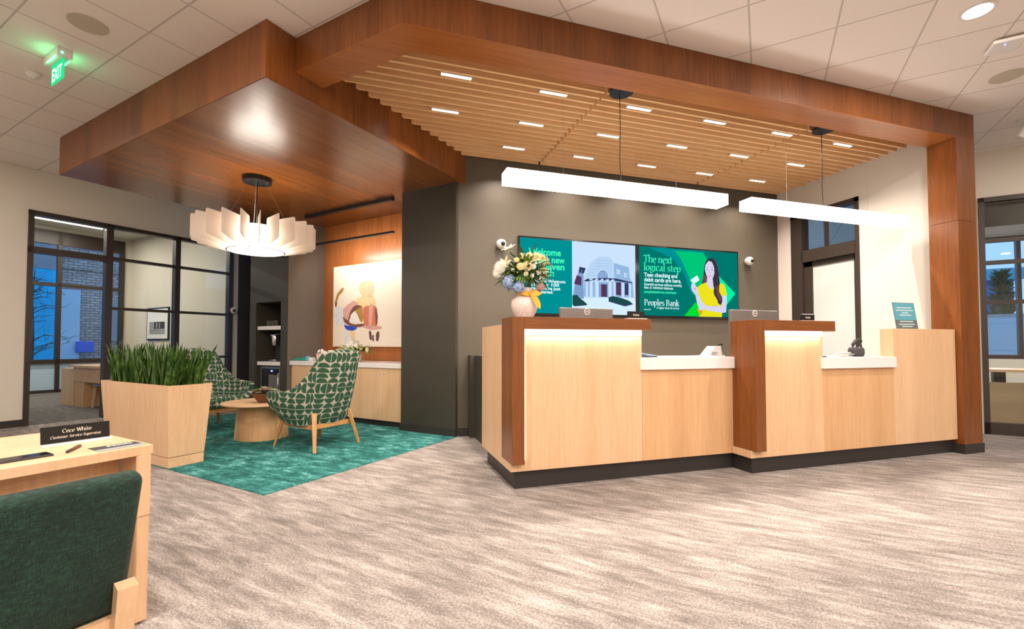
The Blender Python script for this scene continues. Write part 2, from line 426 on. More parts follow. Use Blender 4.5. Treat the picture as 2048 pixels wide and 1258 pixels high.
# ------------------------------------------------------------------ the setting
ZC = 3.71
UG = -9.25                       # glass wall of the left office
b_ = MB(); b_.box(UG, 9, -6, 8.21, -.12, 0); struct('floor', b_, 'carpet_grey', lf=True)
b_ = MB(); b_.box(-15.3, UG, -2, 7, -.12, 0); b_.box(.4, 9, 8.21, 12.7, -.12, 0); struct('floor_offices', b_, 'carpet_office', lf=True)
b_ = MB(); b_.box(-7.8, -3.40, 2.15, 5.4, -.004, .006); o = b_.build('carpet_inlay', 'carpet_teal', rz=LROT)
tag(o, 'teal green patterned carpet square under the lounge chairs, set into the grey carpet', 'carpet')
b_ = MB(); b_.box(UG, -2.3, -6, 8.3, ZC, ZC+.1, mat='ceiling_tiles'); b_.box(-2.3, 9, -6, 8.3, ZC, ZC+.1, mat='ceiling_tiles_east'); struct('ceiling', b_, None, lf=True)
b_ = MB(); b_.box(-15.3, UG-.12, -2, 5.9, 4.007, 4.1, mat='ceiling_office'); b_.box(.4, 9, 8.4, 12.7, 3.3, 3.4, mat='ceiling_office'); struct('ceiling_offices', b_, None, lf=True)

# left cream wall with the glazed office front
GV0, GV1, GZ = 2.25, 5.13, 3.115
b_ = MB(); b_.box(UG-.12, UG, -6, GV0, 0, ZC+.6); b_.box(UG-.12, UG, GV0, GV1, GZ, ZC+.6); b_.box(UG-.12, UG, GV1, GV1+.11, 0, ZC+.6); struct('wall_left', b_, 'wall_cream', lf=True)
b_ = MB(); b_.box(UG, UG+.015, -6, GV0-.0, 0, .10); struct('baseboard_left', b_, 'dark_base', lf=True)
b_ = MB(); fr_ = .055
f0, f1 = UG-.09, UG+.03
for v0, v1 in ((GV0, GV0+.06), (3.135, 3.225), (4.115, 4.195), (GV1-.08, GV1)): b_.box(f0, f1, v0, v1, 0, GZ)
b_.box(f0, f1, GV0, GV1, GZ-.06, GZ); b_.box(f0, f1, GV0, 3.16, 2.50, 2.59)
for z in (2.565, 1.75, .925): b_.box(f0+.02, f1-.01, 3.2, GV1-.05, z-.022, z+.022)
b_.box(f0, f1, 3.2, GV1-.05, 0, .08)
b2 = MB(); b2.box(UG-.12, UG, GV1+.11, 6.32, 0, ZC+.3); struct('wall_corridor_side', b2, 'bronze_frame', lf=True)
wf = struct('window_1', b_, 'bronze_frame', lf=True)
b_ = MB(); b_.box(UG-.035, UG-.025, 3.2, 4.13, .08, GZ-.06); b_.box(UG-.035, UG-.025, 4.19, GV1-.08, .08, GZ-.06); b_.box(UG-.035, UG-.025, GV0+.06, 3.135, 2.59, GZ-.06)
b_.build('pane', 'glass', wf)
# left office: side wall, window wall, cream return
b_ = MB(); b_.box(-15.3, UG-.12, 5.66, 5.8, 0, 4.05); struct('wall_office_side', b_, 'wall_cream', lf=True)
b_ = MB(); b_.box(-15.3, UG-.12, -2.1, -2, 0, 4.05); struct('wall_office_south', b_, 'wall_cream', lf=True)
WU = -15.1
b_ = MB(); b_.box(WU-.15, WU, 5.52, 5.68, 0, 4.05); b_.box(WU-.15, WU, -2, 5.52, 3.93, 4.05); struct('wall_office_outer', b_, 'wall_cream', lf=True)
b_ = MB()
for v0, v1 in ((5.43, 5.52), (4.20, 4.28), (3.02, 3.10), (1.8, 1.88), (.6, .68), (-.6, -.52), (-2, -1.9)): b_.box(WU-.08, WU+.04, v0, v1, 0, 3.93)
for z0, z1 in ((0, .07), (.70, .80), (2.58, 2.66), (3.38, 3.46), (3.60, 3.93)): b_.box(WU-.08, WU+.04, -2, 5.45, z0, z1)
wo = struct('window_2', b_, 'bronze_frame', lf=True)
b_ = MB(); b_.box(WU-.02, WU-.01, -2, 5.45, .75, 3.7); b_.build('pane', 'glass', wo)
b_ = MB(); b_.box(WU-.03, WU-.005, -2, 5.45, .06, .71); b_.build('spandrel_panel', 'spandrel', wo)
# dark corridor beside the drinks niche
b_ = MB(); b_.box(UG, -7.65, 6.2, 6.32, 0, ZC); struct('wall_corridor', b_, 'wall_taupe_dark', lf=True)
b_ = MB(); b_.box(UG+.1, -7.9, 6.15, 6.19, 0, 2.12); b_.box(UG+.1, -7.9, 6.14, 6.19, 2.2, 2.7)
d_ = struct('door_2', b_, 'bronze_frame', lf=True)
# alcove
VA, UR = 5.36, -6.83
b_ = MB(); b_.box(UR-.02, -4.2, VA, VA+.12, 0, 3.2469); struct('wall_alcove', b_, 'cherry_wall', lf=True)
b_ = MB(); b_.box(-4.333, -3.42, 4.655, 6.6, 0, 3.247); struct('wall_pillar', b_, 'wall_taupe_dark', lf=True)
b_ = MB(); b_.box(-4.345, -3.408, 4.64, 4.655, 0, .105); struct('baseboard_pillar', b_, 'dark_base', lf=True)
# niche block with recess
NU0, NU1, NV = -7.87, UR, 4.67
b_ = MB()
b_.box(NU0, -7.69, NV, 5.36, 0, 3.2469); b_.box(-7.0, NU1+.012, NV, 5.36, 0, 3.2469); b_.box(-7.69, -7.0, NV, 5.36, 1.885, 3.2469); b_.box(-7.69, -7.0, 5.16, 5.36, 0, 1.885); b_.box(-7.69, -7.0, NV, 5.16, 0, .05)
struct('wall_niche', b_, 'wall_taupe_dark', lf=True)
b_ = MB(); b_.box(UR+.012, UR+.02, NV+.001, VA, 0, 3.2469); struct('wall_alcove_side', b_, 'wall_taupe_light', lf=True)
# teller bay
YB, XR = 5.72, 6.324
b_ = MB(); b_.box(1.046, XR+.15, YB, YB+.15, 0, ZC); struct('wall_back', b_, 'wall_taupe')
b_ = MB(); b_.box(1.05, 1.26, YB-.012, YB, 0, .105); struct('baseboard_back', b_, 'dark_base')
b_ = MB(); D0, D1, DZ = 4.43, 5.47, 3.185
b_.box(XR, XR+.15, 3.46, D0, 0, ZC); b_.box(XR, XR+.15, D1, YB, 0, ZC); b_.box(XR, XR+.15, D0, D1, DZ, ZC); struct('wall_right', b_, 'wall_white')
b_ = MB(); x0, x1 = XR-.012, XR+.13
b_.box(x0, x1, D0, D0+.055, 0, DZ); b_.box(x0, x1, D1-.19, D1, 0, DZ); b_.box(x0, x1, D0, D1, DZ-.06, DZ); b_.box(x0, x1, D0+.05, D1-.18, 2.42, 2.60)
dr = struct('door_1', b_, 'bronze_frame')
b_ = MB(); lx0, lx1 = XR+.03, XR+.075
b_.box(lx0, lx1, D0+.055, D0+.10, 0, 2.42); b_.box(lx0, lx1, D1-.32, D1-.19, 0, 2.42); b_.box(lx0, lx1, D0+.055, D1-.19, 2.345, 2.42); b_.box(lx0, lx1, D0+.055, D1-.19, 0, .2)
b_.build('door_leaf', 'bronze_frame', dr)
box('frosted_panel', 'frosted', XR+.045, XR+.055, D0+.095, D1-.315, .2, 2.35, dr)
box('transom_pane', 'glass', XR+.05, XR+.058, D0+.05, D1-.18, 2.60, DZ-.06, dr)
# low dark partition running back from the counter end to the wall
b_ = MB(); b_.box(1.19, 1.33, 5.57, YB, 0, 1.03); b_.box(1.25, 1.33, 4.45, 5.57, 0, 1.03); struct('wall_low', b_, 'wall_taupe_dark')
# right office front
VR, UJ = 8.213, 2.47
b_ = MB(); b_.box(UJ-.20, UJ+.02, VR, VR+.12, 0, ZC); b_.box(UJ+.02, 9, VR, VR+.12, 3.10, ZC); b_.box(.75, UJ-.2, VR, VR+.12, 3.55, ZC); struct('wall_far_right', b_, 'wall_cream', lf=True)
b_ = MB(); g0, g1 = VR-.02, VR+.09
for u in (UJ+.02, 3.75, 5.1, 6.4, 7.7): b_.box(u, u+.055, g0, g1, 0, 3.10)
b_.box(UJ+.02, 9, g0, g1, 3.04, 3.10); b_.box(UJ+.02, 9, g0, g1, 0, .15)
for z in (2.53, 2.24, 1.717, 1.005): b_.box(UJ+.05, 9, g0+.02, g1-.02, z-.025, z+.025)
w3 = struct('window_3', b_, 'bronze_frame', lf=True)
b_ = MB(); b_.box(UJ+.07, 9, VR+.03, VR+.038, .15, 3.04); b_.build('pane', 'glass', w3)
b_ = MB(); b_.box(.8, .86, g0, g1, 0, 3.55); b_.box(UJ-.26, UJ-.2, g0, g1, 0, 3.55); b_.box(.8, UJ-.2, g0, g1, 3.49, 3.55); b_.box(.8, UJ-.2, g0, g1, 2.2, 2.25); w4 = struct('window_4', b_, 'bronze_frame', lf=True)
b_ = MB(); b_.box(.84, UJ-.24, VR+.03, VR+.038, .0, 3.5); b_.build('pane', 'glass', w4)
b_ = MB(); VW = 12.5
b_.box(UJ-.2, 9, VW, VW+.15, 0, .90); b_.box(UJ-.2, 9, VW, VW+.15, 3.42, 3.45); b_.box(UJ-.2, 2.6, VW, VW+.15, .9, 3.42); b_.box(UJ-.3, UJ-.18, VR+.12, VW+.15, 0, 3.4)
struct('wall_office_far', b_, 'wall_cream', lf=True)
b_ = MB()
for u in (2.6, 4.32, 6.0, 7.7): b_.box(u, u+.06, VW, VW+.1, .9, 3.42)
b_.box(2.6, 9, VW, VW+.1, .9, .96); b_.box(2.6, 9, VW, VW+.1, 3.2, 3.42)
w5 = struct('window_5', b_, 'bronze_frame', lf=True)
b_ = MB(); b_.box(2.6, 9, VW+.04, VW+.048, .95, 3.3); b_.build('pane', 'glass', w5)
box('roller_shade', 'wall_taupe_dark', UJ+.1, 9, VR+.10, VR+.115, 2.73, 3.04, w3)
# walls of the lobby behind the camera
b_ = MB(); b_.box(UG, 9.1, -6.1, -6, 0, ZC); struct('wall_rear', b_, 'wall_cream', lf=True)
b_ = MB(); b_.box(9, 9.1, -6, 8.2, 0, ZC); struct('wall_east', b_, 'wall_cream', lf=True)

# ------------------------------------------------------------------ timber canopy and portal
sof = thing('wood_soffit', 'deep cherry-stained wood box ceiling hanging over the lounge chairs', 'soffit', L(-5.44, 2.085, 0), LROT)
u0, u1, v0, v1, z0 = -7.53+5.44, -3.36+5.44, 0, 5.36-2.085, 3.247
b_ = MB(); b_.box(u0+.004, u1-.004, v0+.004, v1, z0, z0+.02); b_.build('underside', 'cherry_soffit', sof)
b_ = MB(); b_.box(u0, u1, v0, v0+.02, z0+.003, ZC-.002); b_.build('front_fascia', 'cherry_panel', sof)
wood('cherry_panel_side', CH_D, CH_L, 'z', .33, .3, (1, .62, .006))
b_ = MB(); b_.box(u1-.02, u1, v0+.02, v1, z0+.003, ZC-.002); b_.build('side_fascia', 'cherry_panel_side', sof)
b_ = MB(); b_.box(u0, u0+.02, v0+.02, v1, z0+.003, ZC-.002); b_.build('side_fascia', 'cherry_panel_side', sof)

por = thing('wood_portal', 'cherry-stained wood portal: long beam over the teller counters and one square column at right', 'portal', (3.2, 3.2, 0))
ox, oy = 3.2, 3.2
def isec(u=None, v=None, y=None, x=None):
    c_, s_ = .68835, .72537
    if u is not None and v is not None: return (u*c_+v*s_, -u*s_+v*c_)
    if y is not None and v is not None: return ((v-c_*y)/s_, y)
    if y is not None and u is not None: return ((u+s_*y)/c_, y)
vo, vi = 2.341, 2.61
A, B_, D_, E_ = isec(v=vo, y=3.2), isec(u=-3.36, v=vo), isec(u=-3.36, v=vi), isec(v=vi, y=3.48)
sh = lambda p: (p[0]-ox, p[1]-oy)
b_ = MB(); b_.prism([sh(A), sh((6.35, 3.2)), sh((6.35, 3.48)), sh(E_)], 3.424, ZC-.002); b_.build('beam', 'cherry_panel', por)
b_ = MB(); b_.prism([sh(A), sh(E_), sh(D_), sh(B_)], 3.4205, 3.4238); b_.build('return_underside', 'cherry_under_lit', por)
b_ = MB(); b_.prism([sh(A), sh(E_), sh(D_), sh(B_)], 3.424, ZC-.002); b_.build('return_beam', 'cherry_plain', por)
b_ = MB(); b_.prism([sh(A), sh((6.35, 3.2)), sh((6.35, 3.48)), sh(E_)], 3.4205, 3.4238); b_.build('beam_underside', 'cherry_under_lit', por)
b_ = MB(); b_.box(6.045-ox, 6.35-ox, 0, .27, 2.515, 3.420); b_.build('column_upper', 'cherry_plain', por)
b_ = MB(); b_.box(6.045-ox, 6.35-ox, 0, .27, .10, 2.511); b_.build('column_lower', 'cherry_plain', por)
b_ = MB(); b_.box(6.035-ox, 6.36-ox, -.01, .27, 0, .10); b_.build('plinth', 'dark_base', por)

# slatted ceiling panels over the tellers
SZ0, SZ1, PITCH, SY0 = 3.60, 3.690, .1067, 3.530
def slat_left(y): return max(isec(v=vi, y=y)[0], isec(u=-3.36, y=y)[0])+.004
spans = [(None, 2.135), (2.165, 4.70), (4.73, XR-.004)]
for k, (a, c_) in enumerate(spans):
    lab = ['left', 'middle', 'right'][k]
    pa = thing('slat_ceiling_panel', f'{lab} panel of pale wood ceiling slats above the teller counters', 'ceiling panel', ((a or 0), 3.5, 0), group='slatted wood ceiling panels')
    b_ = MB(); X0 = a or 0
    for j in range(21):
        y = SY0+PITCH*j; xa = slat_left(y+.012) if a is None else a
        if a is None: b_.prism([(slat_left(y-.012)-X0, y-.012-3.5), (c_-X0, y-.012-3.5), (c_-X0, y+.012-3.5), (slat_left(y+.012)-X0, y+.012-3.5)], SZ0, SZ1)
        else: b_.box(a-X0, c_-X0, y-.012-3.5, y+.012-3.5, SZ0, SZ1)
    b_.build('slats', 'maple_slat', pa)
    b_ = MB()
    if a is None:
        p_ = [E_, (c_, 3.48), (c_, YB-.002), (isec(u=-3.36, y=YB-.002)), D_]
        b_.prism([(p[0]-X0, p[1]-3.5) for p in p_], SZ1, ZC-.003)
    else: b_.box(a-X0, c_-X0, -.02, YB-3.5-.002, SZ1, ZC-.003)
    b_.build('backing_board', 'slat_backing', pa)

# ------------------------------------------------------------------ slot lights between the slats
rows = [('front', 4.01-.0, range(0, 6)), ('middle', 4.65, range(0, 6)), ('back', 5.29, range(1, 6))]
proto = None
for rn, y, ks in rows:
    n_ = 0
    for k in ks:
        x = .72+.952*k
        if proto is None:
            proto = thing('slot_light', 'x', 'ceiling light', (x, y, 0), group='slot lights in the slatted ceiling')
            b_ = MB(); b_.box(-.142, .142, -.024, .024, 3.601, 3.688); b_.build('housing', 'plastic_white', proto)
            b_ = MB(); b_.box(-.135, .135, -.014, .014, 3.5985, 3.6008); b_.build('lens', 'slot_light', proto)
            o = proto
        else:
            o = copy_tree(proto); o.location = (x, y, 0)
        o['label'] = f'narrow recessed light between ceiling slats, {rn} row, {ORD[n_]} from the left'
        arealight('lamp', (x, y, 3.594), .27, .03, P_SLOT, WARM, spread=R(120)).parent = None
        n_ += 1

# ------------------------------------------------------------------ linear pendants
def pendant(x0, x1, lab, cx_):
    yc = 3.785; xc = (x0+x1)/2
    p = thing('linear_pendant', lab, 'pendant light', (xc, yc, 0), group='linear pendants over the tellers')
    hl = (x1-x0)/2
    b_ = MB(); b_.box(-hl, hl, -.083, .083, 2.588, 2.699, .004); b_.build('light_bar', 'pendant_light', p)
    b_ = MB(); b_.cyl(cx_, -.035, 3.57, 3.60, .115, n=32); b_.build('canopy', 'black_metal', p, angle=40)
    b_ = MB(); b_.tube([(cx_, 0, 3.57), (cx_+.004, 0, 3.2), (cx_-.004, 0, 2.95), (cx_+.01, 0, 2.695)], .004); b_.build('cord', 'black_metal', p, smooth=True)
    for s_ in (-1, 1):
        b_ = MB(); b_.tube([(s_*hl*.52, 0, 3.60), (s_*hl*.52, 0, 2.71)], .0012, 6); b_.cyl(s_*hl*.52, 0, 2.696, 2.718, .01, n=12); b_.build('suspension_wire', 'steel', p)
pendant(1.108, 3.46, 'long glowing white box pendant hanging over the left teller counter', -.02)
pendant(3.755, 6.115, 'long glowing white box pendant hanging over the right teller counter', -.09)

# ------------------------------------------------------------------ teller counters
Y1, X1, Y2, X2 = 3.47, 1.067, 3.25, 3.245
t1 = thing('teller_counter', 'left teller counter, maple front with lit cherry wood surround, vase on top', 'counter', (X1, Y1, 0))
def q(name, mat, x0, x1, y0, y1, z0, z1, par, o0, bevel=.0015): return box(name, mat, x0-o0[0], x1-o0[0], y0-o0[1], y1-o0[1], z0, z1, par, bevel)
O1 = (X1, Y1)
q('toe_kick', 'dark_base', 1.115, 3.30, 3.52, 4.4, 0, .15, t1, O1)
q('front_panel', 'maple', X1+.003, 2.278, Y1, Y1+.03, .15, 1.34, t1, O1)
q('front_panel', 'maple_warm', 2.280, 3.262, Y1, Y1+.03, .15, .945, t1, O1)
q('side_panel', 'maple', X1+.003, X1+.03, Y1+.031, 4.45, .15, 1.338, t1, O1)
q('inner_shelf', 'maple_across', X1+.03, 2.27, Y1+.25, 4.4, .72, .75, t1, O1)
b_ = MB(); b_.box(0, .104, -.05, .255, .215, 1.389, .0015); b_.build('surround_leg', 'cherry_plain', t1)
b_ = MB(); b_.box(.1045, 2.341-X1, -.05, .255, 1.292, 1.389, .0015); b_.build('surround_top', 'cherry_across', t1)
q('work_panel', 'maple', 2.248, 2.278, Y1+.031, 3.72, .945, 1.29, t1, O1)
q('worktop', 'quartz', 2.262, 3.262, Y1-.03, 3.95, .945, 1.052, t1, O1, .003)
q('led_strip', 'led_strip', X1+.106, 2.270, Y1-.012, Y1-.001, 1.243, 1.290, t1, O1, 0)
q('led_strip', 'led_strip', X1+.105, X1+.118, Y1-.010, Y1-.001, .24, 1.243, t1, O1, 0)
arealight('lamp', (1.72, Y1-.022, 1.240), 1.08, .02, 1.6, (1, .78, .62), rot=(R(-14), 0, 0))
t2 = thing('teller_counter', 'right teller counter, maple front with lit cherry surround and tall end block by the column', 'counter', (X2, Y2, 0))
O2 = (X2, Y2)
q('toe_kick', 'dark_base', 3.302, 6.034, 3.30, 4.2, 0, .15, t2, O2)
q('front_panel', 'maple', X2+.022, 4.118, Y2, Y2+.03, .2145, 1.34, t2, O2, 0)
q('base_panel', 'maple', X2+.001, 4.118, Y2, Y2+.03, .15, .2143, t2, O2, 0)
q('front_panel', 'maple_warm', 4.119, 5.081, Y2, Y2+.03, .15, .935, t2, O2)
q('end_block', 'maple', 5.082, 6.035, Y2, Y2+.125, .15, 1.33, t2, O2)
q('base_return', 'maple', X2+.001, X2+.016, Y2+.031, Y1-.001, .15, .2143, t2, O2)
b_ = MB(); b_.box(.017, .128, -.05, .24, .215, 1.389, .0015); b_.build('surround_leg', 'cherry_plain', t2)
b_ = MB(); b_.box(.1285, 4.226-X2, -.05, .24, 1.292, 1.389, .0015); b_.build('surround_top', 'cherry_across', t2)
q('work_panel', 'maple', 4.088, 4.118, Y2+.031, 3.5, .935, 1.29, t2, O2)
q('worktop', 'quartz', 4.10, 5.082, Y2-.03, 3.80, .937, 1.043, t2, O2, .003)
q('led_strip', 'led_strip', X2+.130, 4.11, Y2-.012, Y2-.001, 1.243, 1.290, t2, O2, 0)
arealight('lamp', (3.74, Y2-.022, 1.240), .70, .02, 1.1, (1, .78, .62), rot=(R(-14), 0, 0))

# ------------------------------------------------------------------ lettering
def text_bm(mb, s, size, x, y_, z, mat, bold=0.0, align='LEFT', fit=None, shear=0.0, space=1.0):
    cu = bpy.data.curves.new('t', 'FONT'); cu.body = s; cu.size = size; cu.offset = bold; cu.align_x = align; cu.shear = shear; cu.space_character = space
    cu.resolution_u = 3
    o = bpy.data.objects.new('t', cu); C.objects.link(o)
    dg = bpy.context.evaluated_depsgraph_get(); dg.update(); me = o.evaluated_get(dg).to_mesh()
    xs = [v.co.x for v in me.vertices] or [0]; k = 1.0
    if fit: k = fit/max(1e-6, max(xs)-min(xs))
    i = mb.mi(mat); vs = [mb.bm.verts.new((x+v.co.x*k, y_, z+v.co.y)) for v in me.vertices]
    for p in me.polygons:
        try: mb.bm.faces.new([vs[j] for j in p.vertices]).material_index = i
        except ValueError: pass
    o.evaluated_get(dg).to_mesh_clear(); bpy.data.objects.remove(o); bpy.data.curves.remove(cu)
def arc(cx, cy, rx, ry, a0, a1, n=10): return [(cx+rx*math.cos(R(a0+(a1-a0)*i/n)), cy+ry*math.sin(R(a0+(a1-a0)*i/n))) for i in range(n+1)]
GLY = {   # advance, strokes, serif feet (x, y); broad-nib pen, so uprights are thick and bars thin
 'T': (6.2, [[(3, 0), (3, 7.4)], [(.3, 7.3), (5.7, 7.3)], [(.35, 6), (.35, 7.3)], [(5.65, 6), (5.65, 7.3)]], [(3, 0)]),
 'h': (5.6, [[(1, 0), (1, 8)], [(1, 3.4)]+arc(2.8, 3.2, 1.6, 1.7, 120, 0)+[(4.4, 0)]], [(1, 0), (4.4, 0), (.7, 8)]),
 'e': (4.8, [[(.6, 2.7), (4.1, 2.7)], arc(2.4, 2.5, 1.75, 2.5, 10, 320, 16)], []),
 'n': (5.6, [[(1, 0), (1, 5)], [(1, 3.6)]+arc(2.8, 3.2, 1.6, 1.7, 120, 0)+[(4.4, 0)]], [(1, 0), (4.4, 0), (.7, 4.9)]),
 'x': (5.0, [[(.8, 5), (4.2, 0)], [(.9, 0), (4.1, 5)]], [(.8, 0), (4.1, 0), (.9, 5), (4.1, 5)]),
 't': (3.6, [[(1.5, 6.6), (1.5, 1)]+arc(2.4, 1, .9, .9, 180, 300, 6), [(.3, 4.9), (3.1, 4.9)]], []),
 'l': (2.6, [[(1.2, 0), (1.2, 8)]], [(1.2, 0), (.9, 8)]),
 'o': (5.0, [arc(2.4, 2.5, 1.8, 2.5, 0, 360, 20)], []),
 'g': (5.0, [arc(2.2, 3.3, 1.5, 1.7, 0, 360, 14), [(3.4, 4.6), (4.6, 5.0)], [(1.5, 1.7), (1.2, .9), (3.4, .6)]+arc(2.5, -.9, 1.8, 1.3, 50, -230, 14)], []),
 'i': (2.6, [[(1.2, 0), (1.2, 5)], [(1.2, 6.9), (1.2, 7.7)]], [(1.2, 0), (.9, 4.9)]),
 'c': (4.5, [arc(2.4, 2.5, 1.75, 2.5, 50, 315, 14), [(3.5, 4.3), (3.5, 3.6)]], []),
 'a': (4.9, [arc(2.2, 3.6, 1.3, 1.3, 150, 0, 8)+[(3.5, .7), (4.4, .1)], arc(2.1, 1.4, 1.4, 1.4, 60, 330, 12)], []),
 's': (4.2, [arc(2.1, 3.7, 1.3, 1.2, 30, 240, 9)+arc(2.1, 1.35, 1.4, 1.3, 70, -150, 10)], []),
 'p': (5.4, [[(1, -2.4), (1, 5)], arc(2.7, 2.5, 1.7, 2.4, 140, -140, 16)], [(1, -2.4), (.7, 4.9)]),
 'u': (5.6, [[(1, 5), (1, 1.6)]+arc(2.6, 1.7, 1.6, 1.6, 180, 320, 8), [(4.4, 5), (4.4, 0)]], [(.8, 4.9), (4.2, 4.9), (4.6, 0)]),
 'm': (8.2, [[(1, 0), (1, 5)], [(1, 3.6)]+arc(2.6, 3.3, 1.4, 1.6, 120, 0)+[(4, 0)], [(4, 3.6)]+arc(5.6, 3.3, 1.4, 1.6, 120, 0)+[(7, 0)]], [(1, 0), (4, 0), (7, 0), (.7, 4.9)]),
 'r': (4.0, [[(1, 0), (1, 5)], [(1, 3.3)]+arc(2.6, 3.2, 1.5, 1.7, 130, 60, 6)], [(1, 0), (.7, 4.9)]),
 'v': (5.0, [[(.8, 5), (2.5, 0), (4.2, 5)]], [(.8, 5), (4.2, 5)]),
 'k': (5.4, [[(1, 0), (1, 8)], [(1.2, 2.3), (4.0, 5)], [(2.2, 3.2), (4.4, 0)]], [(1, 0), (4.5, 0), (.7, 8), (3.9, 5)]),
 'P': (5.8, [[(1.3, 0), (1.3, 7.4)], [(1.3, 7.3), (3, 7.3)]+arc(3, 5.4, 1.9, 1.9, 90, -90, 12)+[(1.3, 3.5)]], [(1.3, 0), (1, 7.4)]),
 'B': (6.2, [[(1.3, 0), (1.3, 7.4)], [(1.3, 7.3), (3, 7.3)]+arc(3, 5.6, 1.6, 1.7, 90, -90, 10)+[(1.3, 3.9)], [(3, 3.9)]+arc(3.1, 2.0, 2.0, 1.9, 90, -90, 12)+[(1.3, .1)]], [(1, 0), (1, 7.4)]),
 'C': (6.4, [arc(3.5, 3.7, 2.8, 3.7, 45, 315, 20), [(5.5, 7.2), (5.5, 5.6)]], []),
 'W': (9.2, [[(.8, 7.4), (2.8, 0), (4.7, 7.0), (6.6, 0), (8.6, 7.4)]], [(.8, 7.4), (4.6, 7.4), (8.5, 7.4)]),
 'S': (5.4, [arc(2.7, 5.6, 1.8, 1.8, 30, 245, 10)+arc(2.6, 1.95, 1.9, 1.9, 65, -155, 12)], []),
 ' ': (2.6, [], []),
}
def serif_text(mb, s, x, y_, z, cap, mat, fit=None, shear=0.0, wt=1.25, thin=.42):
    k = cap/7.5; adv = sum(GLY[c_][0] for c_ in s); kx = (fit/adv) if fit else k; cx = 0.0
    i = mb.mi(mat)
    def sweep(p, q_, w_, h_):
        nx, ny = w_/2, h_/2
        d = (q_[0]-p[0])*ny-(q_[1]-p[1])*nx
        pts = [(p[0]-nx, p[1]-ny), (p[0]+nx, p[1]+ny), (q_[0]+nx, q_[1]+ny), (q_[0]-nx, q_[1]-ny)]
        if abs(d) < 1e-6: return
        f = mb.bm.faces.new([mb.bm.verts.new((x+(cx+a+b__*shear)*kx, y_, z+b__*k)) for a, b__ in pts]); f.material_index = i
    for c_ in s:
        g = GLY[c_]
        for st in g[1]:
            for p, q_ in zip(st, st[1:]): sweep(p, q_, wt, thin)
        for sx__, sy__ in g[2]: sweep((sx__-1.1, sy__+(.2 if sy__ < 1 else -.2)), (sx__+1.1, sy__+(.2 if sy__ < 1 else -.2)), .01, .45)
        cx += g[0]
# ------------------------------------------------------------------ wall displays
YS = YB-.045
def layer(mb, pts, mat, k): mb.face([(x, -.0006*k, z) for x, z in pts], mat)
def display(x0, x1, z0, z1, lab):
    d = thing('wall_display', lab, 'display screen', (x0, YS, 0), group='wall displays behind the tellers')
    b_ = MB(); b_.box(0, x1-x0, .002, .044, z0, z1, .002); b_.build('casing', 'black_gloss', d); return d
TX0, TXM, TX1, TZ0, TZ1 = 1.858, 3.672, 5.478, 1.562, 2.616
d1 = display(TX0, TXM-.001, TZ0, TZ1, 'left wall screen showing white stone bank branch photo beside teal welcome text')
d2 = display(TXM+.001, TX1, TZ0, TZ1, 'right wall screen showing a woman in a yellow shirt beside green advert text')
# left picture
def o1(p): return [(x-TX0, z) for x, z in p]
b_ = MB(); sx0, sx1, sz0, sz1 = 1.880, 3.630, 1.586, 2.592
layer(b_, o1([(sx0, sz0), (sx1, sz0), (sx1, sz1), (sx0, sz1)]), 'scr_teal', 1)
layer(b_, o1([(2.633, sz0), (sx1, sz0), (sx1, sz1), (2.633, sz1)]), 'scr_sky', 2)
layer(b_, o1([(2.633, sz0), (sx1, sz0), (sx1, 1.82), (3.2, 1.85), (2.633, 1.83)]), 'scr_ground', 3)
layer(b_, o1([(2.641, 1.80), (2.676, 2.019), (2.711, 2.125), (2.746, 2.243), (2.838, 2.226), (2.803, 2.13), (2.81, 1.80)]), 'scr_mid', 4)
layer(b_, o1([(2.66, 2.0), (2.70, 2.12), (2.78, 2.10), (2.77, 1.98)]), 'scr_brick', 5)
layer(b_, o1([(2.745, 2.24), (2.84, 2.225), (2.81, 2.15), (2.735, 2.16)]), 'scr_navy', 5)
layer(b_, o1([(2.825, 1.814), (2.803, 2.087), (2.85, 2.174), (2.909, 2.29), (2.968, 2.35), (3.062, 2.404), (3.158, 2.415), (3.242, 2.387), (3.278, 2.324), (3.522, 2.272), (3.534, 2.12), (3.583, 2.056), (3.60, 1.838)]), 'scr_pale', 6)
layer(b_, o1([(3.278, 2.324), (3.522, 2.272), (3.534, 2.12), (3.583, 2.056), (3.60, 1.838), (3.30, 1.835)]), 'scr_shade', 7)
for k in range(6): layer(b_, o1([(2.87+.028*k, 2.13+.043*k), (3.24, 2.15+.041*k), (3.24, 2.145+.041*k), (2.87+.028*k, 2.125+.043*k)]), 'scr_shade', 8)
layer(b_, o1([(3.0, 2.09), (3.008, 2.16), (3.05, 2.21), (3.103, 2.228), (3.156, 2.213), (3.192, 2.165), (3.20, 2.09)]), 'scr_sky', 9)
layer(b_, o1([(3.013, 2.09), (3.02, 2.15), (3.055, 2.195), (3.103, 2.213), (3.151, 2.199), (3.18, 2.158), (3.186, 2.09)]), 'scr_mid', 10)
for k in range(4): layer(b_, o1([(3.035+.036*k, 2.09), (3.04+.036*k, 2.09), (3.04+.036*k, 2.19), (3.035+.036*k, 2.19)]), 'scr_sky', 11)
layer(b_, o1([(2.80, 1.83), (2.82, 2.04), (2.96, 2.04), (3.30, 2.05), (3.57, 2.04), (3.59, 1.85), (3.2, 1.83)]), 'scr_shade', 11)
for xa, xb in ((2.84, 2.87), (2.90, 2.94), (2.985, 3.035), (3.19, 3.24), (3.27, 3.30), (3.405, 3.44), (3.52, 3.55)): layer(b_, o1([(xa, 1.825), (xb, 1.825), (xb, 2.045), (xa, 2.045)]), 'scr_sky', 12)
layer(b_, o1([(3.042, 1.835), (3.180, 1.835), (3.180, 2.025), (3.042, 2.025)]), 'scr_mid', 13)
layer(b_, o1([(3.075, 1.835), (3.165, 1.835), (3.165, 2.01), (3.075, 2.01)]), 'scr_brick', 14)
